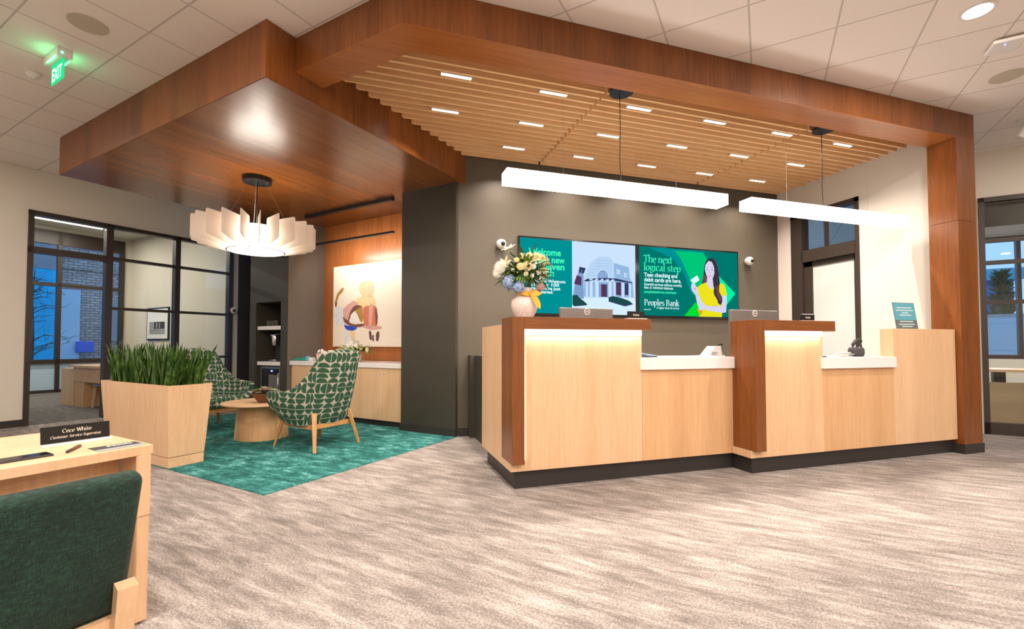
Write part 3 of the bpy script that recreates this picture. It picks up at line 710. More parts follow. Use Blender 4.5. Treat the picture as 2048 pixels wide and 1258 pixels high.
layer(b_, o1([(3.31, 1.87), (3.39, 1.86), (3.39, 2.05), (3.31, 2.05)]), 'scr_brick', 14); layer(b_, o1([(3.45, 1.87), (3.51, 1.87), (3.51, 2.04), (3.45, 2.045)]), 'scr_navy', 14)
layer(b_, o1([(2.803, 2.045), (2.861, 2.079), (3.132, 2.102), (3.325, 2.1), (3.57, 2.056), (3.57, 2.04), (3.276, 2.070), (2.943, 2.062), (2.861, 2.04)]), 'scr_navy', 15)
for k in range(5): layer(b_, o1([(2.88+.085*k, 2.064), (2.93+.085*k, 2.064), (2.95+.083*k, 2.085), (2.92+.083*k, 2.088)]), 'scr_sky', 16)
for p in ([(3.308, 2.25), (3.374, 2.232), (3.374, 2.145), (3.313, 2.153)], [(3.429, 2.207), (3.485, 2.194), (3.484, 2.107), (3.431, 2.115)]): layer(b_, o1(p), 'scr_mid', 12); layer(b_, o1([(x+.006, z-.006) for x, z in p[:2]]+[(x+.002, z+.008) for x, z in p[2:]]), 'scr_pale', 13)
layer(b_, o1([(2.633, 1.84), (2.70, 1.85), (2.74, 1.81), (2.80, 1.77), (2.86, 1.722), (2.65, 1.70), (2.633, 1.71)]), 'scr_shrub', 15)
layer(b_, o1([(2.65, 1.70), (2.86, 1.722), (2.84, 1.708), (2.66, 1.688)]), 'scr_navy', 16)
layer(b_, o1([(3.19, 1.832), (3.26, 1.85), (3.35, 1.835), (3.42, 1.82), (3.52, 1.79), (3.58, 1.745), (3.444, 1.73), (3.19, 1.79)]), 'scr_shrub', 15)
layer(b_, o1([(3.19, 1.79), (3.444, 1.735), (3.60, 1.745), (3.45, 1.708), (3.19, 1.77)]), 'scr_navy', 16)
b_.face([(2.77-TX0+dx, -.0105, z) for dx, z in ((0, 1.80), (.008, 1.80), (.008, 2.20), (0, 2.20))], 'scr_mid')
for i, (s_, x, z, wd) in enumerate((('Welcome', 2.001, 2.372, .47), ('to our new', 2.0, 2.272, .525), ('Fairhaven', 2.0, 2.180, .512), ('branch', 2.0, 2.092, .36))):
    text_bm(b_, s_, .125, x-TX0, -.006, z, 'scr_mint', .0035, fit=wd)
for i, (s_, z, wd) in enumerate((('Skagit and Whatcom', 2.020, .53), ('for over 100', 1.970, .44), ("years, we're just", 1.921, .46), ('getting started.', 1.872, .35))):
    text_bm(b_, s_, .058, 2.0-TX0, -.006, z-.018, 'scr_white', .0018, fit=wd)
b_.build('picture', None, d1, recalc=False)
# right picture
o1 = lambda p: [(x-TXM, z) for x, z in p]
b_ = MB(); layer(b_, o1([(3.694, 1.586), (5.456, 1.586), (5.456, 2.592), (3.694, 2.592)]), 'scr_green', 1)
layer(b_, o1([(3.85, 2.585), (4.84, 2.585), (4.80, 2.182), (4.666, 1.959), (4.60, 1.90), (4.45, 2.25), (4.25, 2.45)]), 'scr_teal', 2)
layer(b_, o1([(4.30, 2.56), (4.805, 2.56), (4.883, 2.483), (4.83, 2.182), (4.70, 1.959), (4.64, 1.90), (4.54, 2.20), (4.47, 2.33), (4.40, 2.45)]), 'scr_green2', 3)
layer(b_, o1([(4.94, 2.35), (5.409, 1.957), (5.235, 1.775), (4.94, 1.90)]), 'scr_aqua', 4)
layer(b_, o1([(4.66, 1.80), (4.456, 1.590), (4.80, 1.590), (4.78, 1.744)]), 'scr_lime', 4)
layer(b_, o1([(4.926, 2.482), (4.993, 2.484), (5.042, 2.441), (5.075, 2.35), (5.101, 2.24), (5.113, 2.111), (5.10, 2.0), (4.95, 2.06), (4.80, 2.071), (4.783, 2.085), (4.813, 2.227), (4.831, 2.374), (4.87, 2.449)]), 'scr_hair', 5)
layer(b_, o1([(4.878, 2.20), (4.977, 2.20), (4.992, 2.07), (5.01, 1.98), (4.931, 1.97), (4.866, 2.055)]), 'scr_face', 6)
layer(b_, o1([(4.906, 2.442), (4.97, 2.427), (5.008, 2.356), (5.014, 2.255), (4.989, 2.189), (4.944, 2.155), (4.9, 2.167), (4.862, 2.22), (4.838, 2.301), (4.847, 2.375)]), 'scr_face', 7)
layer(b_, o1([(4.866, 2.115), (4.893, 2.048), (4.942, 2.013), (5.003, 2.02), (5.099, 2.074), (5.133, 2.112), (5.2, 2.087), (5.249, 1.927), (5.153, 1.919), (5.133, 1.761), (4.828, 1.744), (4.764, 1.834), (4.705, 1.913), (4.69, 2.022), (4.767, 2.079)]), 'scr_yellow', 8)
layer(b_, o1([(4.755, 1.70), (5.149, 1.651), (5.142, 1.587), (4.722, 1.587)]), 'scr_yellow', 8)
layer(b_, o1([(4.686, 1.70), (4.773, 1.715), (4.79, 1.689), (4.75, 1.590)]), 'scr_gold', 9)
layer(b_, o1([(5.158, 1.919), (5.238, 1.923), (5.236, 1.801), (5.222, 1.662), (5.16, 1.651), (4.926, 1.674), (4.762, 1.705), (4.79, 1.765), (4.85, 1.757), (4.982, 1.748), (5.139, 1.762)]), 'scr_face', 10)
layer(b_, o1([(4.651, 1.93), (4.732, 1.905), (4.774, 1.816), (4.86, 1.74), (4.80, 1.69), (4.729, 1.680), (4.687, 1.786)]), 'scr_face', 11)
layer(b_, o1([(4.588, 2.072), (4.637, 2.092), (4.663, 2.057), (4.701, 2.013), (4.715, 1.92), (4.656, 1.92), (4.603, 1.964), (4.582, 2.017)]), 'scr_face', 12)
layer(b_, o1([(4.571, 2.134), (4.692, 2.21), (4.735, 2.141), (4.626, 2.073)]), 'scr_white', 13)
layer(b_, o1([(4.63, 2.01), (4.665, 2.012), (4.66, 1.998), (4.628, 1.996)]), 'scr_lip', 14)
layer(b_, o1([(4.97, 2.43), (5.02, 2.40), (5.06, 2.25), (5.099, 2.111), (5.092, 1.981), (5.147, 1.891), (5.151, 1.826), (5.117, 1.77), (5.072, 1.797), (5.062, 1.842), (5.002, 1.923), (4.991, 1.978), (5.015, 2.071), (5.01, 2.18), (5.018, 2.27), (5.0, 2.36)]), 'scr_hair', 14)
layer(b_, o1([(5.03, 2.05), (5.07, 2.07), (5.085, 1.98), (5.13, 1.89), (5.125, 1.82), (5.09, 1.85), (5.04, 1.93)]), 'scr_hair2', 15)
layer(b_, o1([(4.80, 2.16), (4.815, 2.23), (4.86, 2.20), (4.863, 2.11), (4.80, 2.09)]), 'scr_hair2', 15)
for xx in (4.882, 4.965): layer(b_, o1([(xx-.018, 2.306), (xx, 2.314), (xx+.018, 2.306), (xx, 2.300)]), 'scr_hair', 16); layer(b_, o1([(xx-.022, 2.334), (xx, 2.343), (xx+.022, 2.334), (xx, 2.338)]), 'scr_hair2', 16)
layer(b_, o1([(4.913, 2.262), (4.921, 2.258), (4.933, 2.262), (4.925, 2.272)]), 'scr_lip', 16)
layer(b_, o1([(4.893, 2.226), (4.92, 2.218), (4.955, 2.226), (4.94, 2.205), (4.92, 2.198), (4.905, 2.206)]), 'scr_lip', 16); layer(b_, o1([(4.902, 2.222), (4.92, 2.216), (4.947, 2.222), (4.92, 2.209)]), 'scr_white', 17)
for s_, x, z, cap, wd, mt in (('The next', 3.765, 2.363, .105, .49, 'scr_mint'), ('logical step', 3.765, 2.243, .105, .64, 'scr_mint'), ('Peoples Bank', 3.768, 1.734, .088, .60, 'scr_white')):
    serif_text(b_, s_, x-TXM, -.007, z, cap, mt, fit=wd, wt=1.2, thin=.42)
for s_, x, z, sz, wd, mt, bo in (('Teen checking and', 3.77, 2.153, .082, .57, 'scr_white', .0022), ('debit cards are here.', 3.77, 2.082, .082, .635, 'scr_white', .0022),
        ('Essential services without monthly', 3.77, 2.024, .056, .645, 'scr_white', .001), ('fees or minimum balances.', 3.77, 1.977, .056, .50, 'scr_white', .001),
        ('peoplesbank-wa.com/teen', 3.77, 1.915, .056, .545, 'scr_mint', .0012), ('A higher level of service', 3.975, 1.688, .045, .39, 'scr_white', .0006), ('Member FDIC', 3.768, 1.664, .028, .11, 'scr_white', .0003)):
    text_bm(b_, s_, sz, x-TXM, -.007, z, mt, bo, fit=wd)
b_.build('picture', None, d2, recalc=False)

# dome security cameras
def dome(loc, rz, lab, tilt=0.0):
    d = thing('security_camera', lab, 'camera', loc, rz, 'white dome security cameras')
    b_ = MB(); b_.cyl(0, 0, 0, .035, .055, .058, 28, rot=Matrix.Rotation(R(90), 4, 'X')); b_.build('mount', 'plastic_white', d, angle=40)
    b_ = MB(); b_.sphere((0, -.06, 0), .066, 24); b_.build('housing', 'plastic_white', d, smooth=True)
    b_ = MB(); b_.sphere((.020, -.112, -.004), .030, 16); b_.build('lens', 'black_gloss', d, smooth=True)
    return d
dome((1.628, YB, 2.480), R(-12), 'white ball camera on the taupe wall left of the two screens')
dome((5.700, YB, 2.480), R(-20), 'white ball camera on the taupe wall right of the two screens')
dome(L(UG+.0, 5.185, 1.84), R(-46.5+45), 'white ball camera on the slim post at the end of the glazed office wall')

# ------------------------------------------------------------------ things on the counters
def monitor(x, y, lab, w_=.54, rz=0):
    mo = thing('monitor', lab, 'monitor', (x, y, .75 if x < 3 else .75), rz, 'computer monitors behind the counters')
    b_ = MB(); b_.box(-w_/2, w_/2, -.018, .018, .43, .755, .008); b_.build('housing', 'monitor_grey', mo)
    b_ = MB(); b_.box(-.03, .03, .02, .05, .01, .60); b_.build('stand', 'steel', mo); b_ = MB(); b_.box(-.11, .11, -.02, .18, 0, .012); b_.build('stand_foot', 'steel', mo)
    b_ = MB(); rr = Matrix.Translation((0, -.0195, .722)) @ Matrix.Rotation(R(90), 4, 'X')
    b_.cyl(0, 0, -.001, .001, .030, n=32, mat='plastic_white', rot=rr)
    b_.cyl(0, 0, -.001, .0016, .0225, n=32, mat='monitor_grey', rot=rr)
    text_bm(b_, 'DELL', .016, -.0165, -.0215, .7165, 'plastic_white', .0008, fit=.033)
    b_.build('emblem', None, mo)
    return mo

monitor(1.905, 3.80, 'grey back of a monitor with round emblem behind the left counter, by the vase')
monitor(3.59, 3.54, 'grey back of a monitor with round emblem behind the right counter surround', .58)
def nameplate_small(x, y, z, lab):
    n_ = thing('name_plate', lab, 'name plate', (x, y, z), group='black name plates on the counters')
    b_ = MB(); b_.box(-.095, .095, -.03, .03, 0, .007); b_.build('clear_foot', 'acrylic_clear', n_)
    b_ = MB(); b_.box(-.085, .085, -.004, .004, .0075, .068, .001); b_.build('plate', 'black_gloss', n_)
    b_ = MB(); text_bm(b_, 'Kailey' if x < 3 else 'Kailey', .022, -.03, -.0045, .030, 'gold_text', .0006, fit=.062); b_.build('lettering', None, n_, recalc=False)
nameplate_small(2.215, 3.46, 1.3895, 'small black name plate beside the monitor on the left counter')
nameplate_small(4.00, 3.30, 1.3895, 'small black name plate on the right counter surround, in front of the door frame')

# poster in an acrylic holder
po = thing('counter_sign', 'blue and grey leaflet sign leaning on the maple end block', 'sign', (5.415, 3.32, 1.331), 0)
til = Matrix.Rotation(R(-8), 4, 'X')
b_ = MB(); b_.box(-.165, .165, .0, .004, 0, .285, rot=til); b_.build('board', 'poster_grey', po)
b_ = MB(); b_.box(-.16, .16, -.0012, -.0006, .095, .280, rot=til); b_.build('upper_panel', 'poster_blue', po)
b_ = MB()
for z, hw in ((.222, .11), (.194, .13), (.168, .05), (.143, .09), (.074, .10), (.044, .12), (.020, .08)): b_.box(-hw, hw, -.0022, -.0016, z, z+.012, rot=til)
b_.build('printed_lines', 'poster_line', po)

# vase of flowers
va = thing('flower_vase', 'marbled pink ceramic vase of lilies, daisies and blue hydrangea with gold ribbon on left counter', 'vase of flowers', (1.215, 3.555, 1.389))
VS = 1.0
b_ = MB(); b_.lathe([(0, 0), (.072, 0), (.075, .008), (.102, .055), (.113, .10), (.108, .145), (.075, .178), (.055, .195), (.058, .215), (.078, .245), (.072, .243), (.050, .214), (0, .205)], n=40); b_.build('vase', 'marbled', va, smooth=True)
b_ = MB(); b_.lathe([(.066, .178), (.070, .186), (.068, .206), (.060, .214)], n=32)
def petal(mb, base, d, ln, wd, up=Vector((0, 0, 1)), curl=.3, mat=None, n=5, cup=.25):
    d = Vector(d).normalized(); side = d.cross(up)
    if side.length < 1e-3: side = Vector((1, 0, 0))
    side.normalize(); nrm = side.cross(d); rows_ = []; i = mb.mi(mat)
    for k in range(n+1):
        t_ = k/n; wv = wd*math.sin(PI*min(1, .12+t_*.86))**.8 if t_ < 1 else wd*.02
        c_ = Vector(base)+d*ln*t_-nrm*curl*ln*t_*t_
        rows_.append([mb.bm.verts.new(c_-side*wv/2+nrm*wv*cup), mb.bm.verts.new(c_), mb.bm.verts.new(c_+side*wv/2+nrm*wv*cup)])
    for a, b__ in zip(rows_, rows_[1:]):
        for j in range(2): mb.bm.faces.new((a[j], a[j+1], b__[j+1], b__[j])).material_index = i
petal(b_, (.02, -.070, .190), (.9, -.4, .1), .10, .055, up=Vector((0, -1, .2)), curl=.2, n=6); petal(b_, (.02, -.070, .190), (-.8, -.3, .05), .075, .045, up=Vector((0, -1, .2)), curl=.2, n=6); petal(b_, (.03, -.085, .190), (.40, -.35, -1.0), .15, .062, up=Vector((.3, -1, 0)), curl=-.1, n=6); petal(b_, (.045, -.064, .195), (.9, -.2, -.55), .075, .035, curl=.2)
b_.sphere((.02, -.068, .197), .016, 10)
b_.build('ribbon_bow', 'ribbon_gold', va, smooth=True)
rnd = random.Random(3)
b_ = MB()
for k in range(420):
    a = rnd.uniform(0, 2*PI); el = rnd.uniform(-.5, 1.3); rr = rnd.uniform(.02, .135)
    d = Vector((math.cos(a)*math.cos(el), math.sin(a)*math.cos(el), math.sin(el)))
    petal(b_, Vector((-.01, 0, .35))+Vector((d.x*rr*1.3, d.y*rr, d.z*rr*.8)), d, rnd.uniform(.06, .13), rnd.uniform(.012, .030), curl=rnd.uniform(.1, .5), mat=('leaf_bright' if rnd.random() < .34 else 'leaf_dark'), n=3)
for k in range(14):
    a = rnd.uniform(0, 2*PI); b_.tube([(0, 0, .19), (math.cos(a)*.05, math.sin(a)*.05, .28), (math.cos(a)*.12, math.sin(a)*.12, .38)], .003, 5, 'leaf_dark')
for (x, z, dx_, dz_) in ((-.20, .33, -.6, -1), (-.13, .33, -.3, -1), (-.22, .38, -.8, -.6), (.13, .30, .5, -.8), (-.04, .48, -.3, 1), (.05, .49, .2, 1), (-.09, .42, -.6, 1), (-.16, .36, -1, .1), (.10, .34, .9, .2)):
    petal(b_, (x*.6, -.06, z), (dx_, -.15, dz_), .14, .032, curl=.3, mat='leaf_bright' if z > .5 else 'leaf_dark', n=5)
fo = b_.build('foliage', None, va, smooth=True); tag(fo, kind='stuff')
def lily(c, d, s_=.075):
    mb = MB(); d = Vector(d).normalized(); a = d.orthogonal().normalized(); bb = d.cross(a)
    for k in range(6):
        an = k*PI/3; rdir = a*math.cos(an)+bb*math.sin(an); petal(mb, c, d*.75+rdir*.75, s_, s_*.42, up=d, curl=.35, mat='petal_white' if k % 2 else 'petal_cream')
    mb.tube([Vector(c)-d*.03, Vector(c)+d*.03], [.006, .002], 6, 'leaf_bright'); mb.build('lily', None, va, smooth=True)
for c_, d_ in (((-.135, -.03, .545), (-.5, -.3, .9)), ((.115, -.05, .42), (.6, -.8, .1)), ((.175, -.04, .455), (1, -.4, .5)), ((.13, -.05, .37), (.4, -.8, -.3)), ((-.16, -.03, .43), (-.8, -.6, .2)), ((.04, -.07, .47), (.1, -1, .5))): lily(c_, d_)
def daisy(c, r, mat, n=22):
    mb = MB(); d = Vector((c[0], c[1]-.25, (c[2]-.36)*1.2)).normalized(); a = d.orthogonal().normalized(); bb = d.cross(a)
    for lay, (k_, rr) in enumerate(((n, r), (n-6, r*.72), (n-10, r*.45))):
        for k in range(k_):
            an = 2*PI*k/k_+lay*.2; rd = a*math.cos(an)+bb*math.sin(an); petal(mb, Vector(c)+d*.006*lay, rd+d*(.25+.3*lay), rr, rr*.30, up=d, curl=.1, mat=mat, n=3)
    mb.sphere(Vector(c)+d*.012, r*.16, 8, mat='petal_cream'); mb.build('daisy', None, va, smooth=True)
for c_, r_, m_ in (((-.215, -.04, .405), .062, 'petal_white'), ((-.24, -.03, .36), .045, 'petal_white'), ((-.02, -.12, .41), .048, 'petal_cream'), ((-.075, -.12, .405), .036, 'petal_cream'), ((.03, -.12, .415), .034, 'petal_white'),
                   ((.02, -.08, .50), .040, 'petal_cream'), ((-.04, -.07, .50), .036, 'petal_cream'), ((.09, -.07, .50), .050, 'petal_cream'), ((.14, -.05, .50), .042, 'petal_cream'), ((-.03, -.13, .345), .024, 'petal_cream'), ((.02, -.13, .335), .022, 'petal_white'),
                   ((-.10, -.10, .46), .026, 'petal_cream'), ((.075, -.12, .36), .020, 'petal_white'), ((-.13, -.09, .38), .018, 'petal_white')): daisy(c_, r_, m_)
def hydr(c, r, mat):
    mb = MB(); q_ = random.Random(int(c[0]*1000))
    for k in range(90):
        a = q_.uniform(0, 2*PI); z = q_.uniform(-1, 1); s_ = math.sqrt(1-z*z); d = Vector((math.cos(a)*s_, math.sin(a)*s_, z)); p = Vector(c)+d*r*q_.uniform(.85, 1.05)
        a1_ = d.orthogonal().normalized(); b1_ = d.cross(a1_); s2 = r*.17
        for an in range(4):
            rd = a1_*math.cos(an*PI/2+k)+b1_*math.sin(an*PI/2+k); petal(mb, p, rd+d*.15, s2, s2*.8, up=d, curl=0, mat=mat, n=2)
    mb.sphere(c, r*.8, 12, mat=mat); mb.build('hydrangea', None, va, smooth=True)
hydr((-.155, -.07, .285), .062, 'petal_blue'); hydr((-.085, -.10, .245), .056, 'petal_blue'); hydr((.115, -.06, .255), .042, 'petal_pink')

# small devices
cr = thing('card_reader', 'light blue-grey card terminal on the white worktop behind the left lit panel', 'card terminal', (2.385, 3.60, 1.052), 0)
b_ = MB(); b_.box(-.10, .10, -.06, .06, 0, .012, .003); b_.build('base', 'plastic_black', cr)
b_ = MB(); b_.prism([(-.09, -.055), (.10, -.055), (.10, .055), (-.09, .055)], .012, .016); b_.box(-.09, .115, -.05, .05, .018, .032, .004, rot=Matrix.Rotation(R(9), 4, 'Y')); b_.build('body', 'light_blue', cr)
te = thing('desk_telephone', 'white desk telephone with dark handset at the right end of the left worktop', 'telephone', (3.16, 3.62, 1.052), 0)
b_ = MB(); b_.prism([(-.10, -.07), (.09, -.07), (.09, .07), (-.10, .07)], 0, .012)
vs = b_.box(-.09, .08, -.05, .06, .01, .10, .004, rot=None)
for v_ in vs:
    if v_.co.z > .05: v_.co.x = v_.co.x*.45+.03
b_.build('base', 'plastic_white', te)
b_ = MB(); b_.tube([(.075, -.02, .015), (.088, -.02, .07), (.07, -.02, .115), (.10, -.02, .12)], [.016, .014, .016, .014], 10); b_.build('handset', 'plastic_black', te, smooth=True)
b_ = MB(); b_.box(-.065, .0, -.073, -.071, .025, .045); b_.build('keys', 'print_mid', te)
b_ = MB(); b_.box(-.055, .055, -.035, .035, 0, .012, .004); o = b_.build('stapler', 'plastic_black', loc=(4.215, 3.36, 1.043)); tag(o, 'flat black object on the white worktop just right of the right lit panel', 'stapler')
pp = thing('crumpled_papers', 'pile of white papers on the right worktop, left of the black stand', 'papers', (4.62, 3.44, 1.043))
rnd = random.Random(5)
for k in range(6):
    b_ = MB(); zz = .002+k*.007; b_.box(-.09+k*.012, .10, -.05, .05, zz, zz+.003, rot=Matrix.Rotation(rnd.uniform(-.3, .3), 4, 'Z') @ Matrix.Rotation(rnd.uniform(-.06, .02), 4, 'Y')); b_.build('sheet', 'paper_white', pp)
st = thing('pen_caddy', 'dark wire caddy with scissors and ribbon loop on the right worktop', 'caddy', (4.80, 3.42, 1.043))
b_ = MB(); b_.lathe([(0, 0), (.060, 0), (.072, .03), (.070, .075), (.058, .095), (.055, .092), (.066, .07), (.066, .03), (0, .006)], n=24); b_.build('cup', 'print_dark', st, smooth=True)
b_ = MB(); b_.tube([(-.055, 0, .07), (-.045, 0, .12), (.0, 0, .165), (.05, 0, .175), (.075, 0, .15), (.085, 0, .165)], [.012, .016, .018, .016, .010, .006], 8); b_.tube([(.055, .0, .07), (.065, 0, .11), (.06, 0, .15)], [.012, .014, .008], 8); b_.build('black_strap', 'plastic_black', st, smooth=True)
b_ = MB(); b_.box(-.012, .012, -.004, .004, .04, .15, .002, rot=Matrix.Rotation(R(32), 4, 'Y')); b_.build('white_card', 'paper_white', st)
b_ = MB(); b_.box(-.035, .035, -.03, .03, 0, .008, .002); b_.box(-.03, .03, -.025, .025, .008, .020, .002); o = b_.build('clear_tray', 'acrylic_clear', loc=(4.955, 3.40, 1.043)); tag(o, 'small clear tray against the maple end block', 'tray')

# ------------------------------------------------------------------ lounge: planter with snake plants
pl = thing('planter_box', 'tall tapered maple planter box with recessed base at the carpet edge', 'planter', L(-5.57, 2.31), LROT)
PU0, PU1, PV0, PV1 = -6.31+5.57, -4.85+5.57, 2.125-2.31, 2.51-2.31
BU0, BU1, BV0, BV1 = -6.24+5.57, -4.893+5.57, 2.155-2.31, 2.468-2.31
def frustum(mb, b0, t0, z0, z1):
    vs = [mb.bm.verts.new((x, y, z)) for (x0, x1, y0, y1), z in ((b0, z0), (t0, z1)) for x, y in ((x0, y0), (x1, y0), (x1, y1), (x0, y1))]
    for k in range(4): mb.bm.faces.new((vs[k], vs[(k+1) % 4], vs[4+(k+1) % 4], vs[4+k]))
    return vs
b_ = MB(); ZP = .78; m_ = .018
a = frustum(b_, (BU0, BU1, BV0, BV1), (PU0, PU1, PV0, PV1), .104, ZP)
c_ = frustum(b_, (BU0+m_, BU1-m_, BV0+m_, BV1-m_), (PU0+m_, PU1-m_, PV0+m_, PV1-m_), .13, ZP)
b_.bm.faces.new(a[:4]); b_.bm.faces.new(c_[:4])
for k in range(4): b_.bm.faces.new((a[4+k], a[4+(k+1) % 4], c_[4+(k+1) % 4], c_[4+k]))
b_.build('box_body', 'maple', pl)
b_ = MB(); b_.box(BU0+.003, BU1-.003, BV0+.003, BV1-.003, .001, .098); b_.build('base', 'maple_across', pl)
b_ = MB(); b_.box(PU0+.022, PU1-.022, PV0+.022, PV1-.022, .68, .705); b_.build('soil', 'soil', pl)
rnd = random.Random(11)
def blade(mb, x, y, z, ln, wd, lean, az, tw):
    n = 6; rows_ = []
    for k in range(n+1):
        t_ = k/n; wv = wd*(.75+.5*t_) if t_ < .5 else wd*(1.0)*(1-((t_-.5)/.5)**2.2)
        wv = max(wv, .002); off = lean*t_**1.6*ln; c_ = Vector((x+math.cos(az)*off, y+math.sin(az)*off, z+ln*t_*math.cos(lean*.4)))
        an = tw+t_*.7; s_ = Vector((math.cos(an), math.sin(an), 0)); nn = Vector((-math.sin(an), math.cos(an), 0))
        rows_.append([mb.bm.verts.new(c_-s_*wv/2+nn*wv*.16), mb.bm.verts.new(c_), mb.bm.verts.new(c_+s_*wv/2+nn*wv*.16)])
    for a_, b__ in zip(rows_, rows_[1:]):
        for j in range(2): mb.bm.faces.new((a_[j], a_[j+1], b__[j+1], b__[j]))
NPL = 10
for i in range(NPL):
    for j in range(2):
        cx_ = PU0+.10+(PU1-PU0-.20)*(i+.5)/NPL; cy_ = PV0+.10+(PV1-PV0-.20)*j
        b_ = MB()
        for k in range(12):
            x = cx_+rnd.uniform(-.075, .075); y = cy_+rnd.uniform(-.07, .07)
            edge = (cx_-(PU0+PU1)/2)/((PU1-PU0)/2); az = rnd.uniform(0, 2*PI); ln_ = rnd.uniform(.33, .50)
            lean = rnd.uniform(.05, .30)
            if abs(edge) > .7: az = (0 if edge > 0 else PI)+rnd.uniform(-.7, .7); lean = rnd.uniform(.1, .55); ln_ *= .95
            blade(b_, x-cx_, y-cy_, 0, ln_, rnd.uniform(.030, .046), lean, az, rnd.uniform(0, PI))
        o = b_.build('snake_plant', 'snake_leaf', smooth=True, recalc=False)
        p = L(-5.57+cx_, 2.31+cy_, .706); o.location = p; o.rotation_euler = (0, 0, LROT)
        tag(o, 'upright clump of dark green snake plant leaves in the maple planter box', 'plant', 'snake plants in the planter box')

# ------------------------------------------------------------------ half-moon armchairs
def armchair(loc, rz, lab):
    """local frame: +x is the way the sitter faces"""
    ch = thing('lounge_armchair', lab, 'armchair', loc, rz, 'high-backed lounge armchairs')
    ns, ntt = 49, 15
    top, bot = [], []
    def lerp(a, b__, t_): return a+(b__-a)*t_
    def sm(t_): t_ = max(0, min(1, t_)); return t_*t_*(3-2*t_)
    key_t = [(-1, .40, -.345, .60), (-.9, .37, -.370, .635), (-.72, .16, -.368, .64), (-.58, -.04, -.345, .67), (-.48, -.18, -.31, .78), (-.40, -.275, -.27, .93), (-.335, -.37, -.245, 1.06), (-.28, -.42, -.20, 1.098), (-.12, -.45, -.08, 1.105), (0, -.455, 0, 1.108)]
    key_b = [(-1, .35, -.26, .40), (-.9, .30, -.27, .35), (-.72, .14, -.285, .305), (-.58, .0, -.285, .295), (-.48, -.10, -.275, .295), (-.40, -.155, -.255, .30), (-.335, -.19, -.225, .30), (-.28, -.21, -.19, .30), (-.12, -.23, -.08, .30), (0, -.235, 0, .30)]
    def ev(key, s_):
        sg = 1 if s_ > 0 else -1; a_ = -abs(s_)
        for k in range(len(key)-1):
            if key[k][0] <= a_ <= key[k+1][0]:
                t_ = (a_-key[k][0])/(key[k+1][0]-key[k][0]); p = [key[k][j]+(key[k+1][j]-key[k][j])*t_ for j in (1, 2, 3)]
                return Vector((p[0], -sg*p[1], p[2])) if sg > 0 else Vector((p[0], p[1], p[2]))
    mb = MB(); uvl = mb.bm.loops.layers.uv.new('UVMap'); grid = []; uvs = []
    arc_ = 0; prev = None
    for i in range(ns):
        s_ = -1+2*i/(ns-1); T_, B2 = ev(key_t, s_), ev(key_b, s_); col = []; cu_ = []
        mid = (T_+B2)/2
        if prev is not None: arc_ += (mid-prev).length
        prev = mid; ln_ = (T_-B2).length; out = Vector((mid.x+.05, mid.y*1.0, 0)); 
        out = Vector((0, mid.y, 0)).normalized() if abs(s_) > .45 else Vector((-1, mid.y*.6, 0)).normalized()
        for j in range(ntt):
            t_ = j/(ntt-1); p = B2.lerp(T_, t_)+out*.035*math.sin(PI*t_)*(1 if abs(s_) > .45 else .35)
            if abs(s_) < .5: p.x += .05*math.sin(PI*t_)*(1-abs(s_)/.5)*-.2
            col.append(p); cu_.append((arc_, t_*ln_))
        grid.append(col); uvs.append(cu_)
    V = [[mb.bm.verts.new(p) for p in col] for col in grid]
    for i in range(ns-1):
        for j in range(ntt-1):
            f = mb.bm.faces.new((V[i][j], V[i+1][j], V[i+1][j+1], V[i][j+1]))
            for lp, (a_, b__) in zip(f.loops, ((i, j), (i+1, j), (i+1, j+1), (i, j+1))): lp[uvl].uv = uvs[a_][b__]
    # underside pan
    ring = [V[i][0] for i in range(ns)]; f = mb.bm.faces.new(ring)
    for lp in f.loops: lp[uvl].uv = (lp.vert.co.x, lp.vert.co.y)
    o = mb.build('shell', 'half_moon_fabric', ch, recalc=True, smooth=True)
    sd = o.modifiers.new('thick', 'SOLIDIFY'); sd.thickness = .055; sd.offset = 0; sd.use_even_offset = False
    bv = o.modifiers.new('round', 'BEVEL'); bv.width = .02; bv.segments = 3; bv.limit_method = 'ANGLE'; bv.angle_limit = R(50)
    mb = MB(); vs = mb.box(-.19, .37, -.262, .262, .315, .445, .045, seg=4)
    for v_ in vs:
        k = (v_.co.x+.19)/.56; v_.co.y *= .86+.14*k; v_.co.z += .02*k*(1 if v_.co.z > .38 else 0)
    uvl = mb.bm.loops.layers.uv.new('UVMap')
    for f in mb.bm.faces:
        f.normal_update(); nn = f.normal
        for lp in f.loops:
            c_ = lp.vert.co
            lp[uvl].uv = (c_.x+3, c_.y+3) if abs(nn.z) > .7 else ((c_.y+3, c_.z+3) if abs(nn.x) > .7 else (c_.x+3, c_.z+3))
    mb.build('seat_cushion', 'half_moon_fabric', ch, smooth=True, recalc=False)
    for sy in (-1, 1):
        mb = MB(); mb.bar((.29, sy*.245, .31), (.352, sy*.303, 0), .052, .034, taper=.62); mb.build('leg', 'oak_leg', ch)
        mb = MB(); mb.bar((-.245, sy*.235, .41), (-.348, sy*.303, 0), .052, .034, taper=.62); mb.build('leg', 'oak_leg', ch)
        mb = MB(); mb.bar((-.25, sy*.242, .255), (.30, sy*.242, .275), .022, .05); mb.build('side_rail', 'oak_leg', ch)
    mb = MB(); mb.box(.27, .295, -.25, .25, .25, .30); mb.build('front_rail', 'oak_leg', ch)
    mb = MB(); mb.box(-.245, -.22, -.25, .25, .235, .285); mb.build('rear_rail', 'oak_leg', ch)
    return ch
armchair(L(-4.562, 3.522), LROT+PI, 'nearer half-moon patterned armchair, seen from behind, right of the round table')
armchair(L(-6.74, 3.46), LROT, 'farther half-moon patterned armchair behind the maple planter, facing the round table')

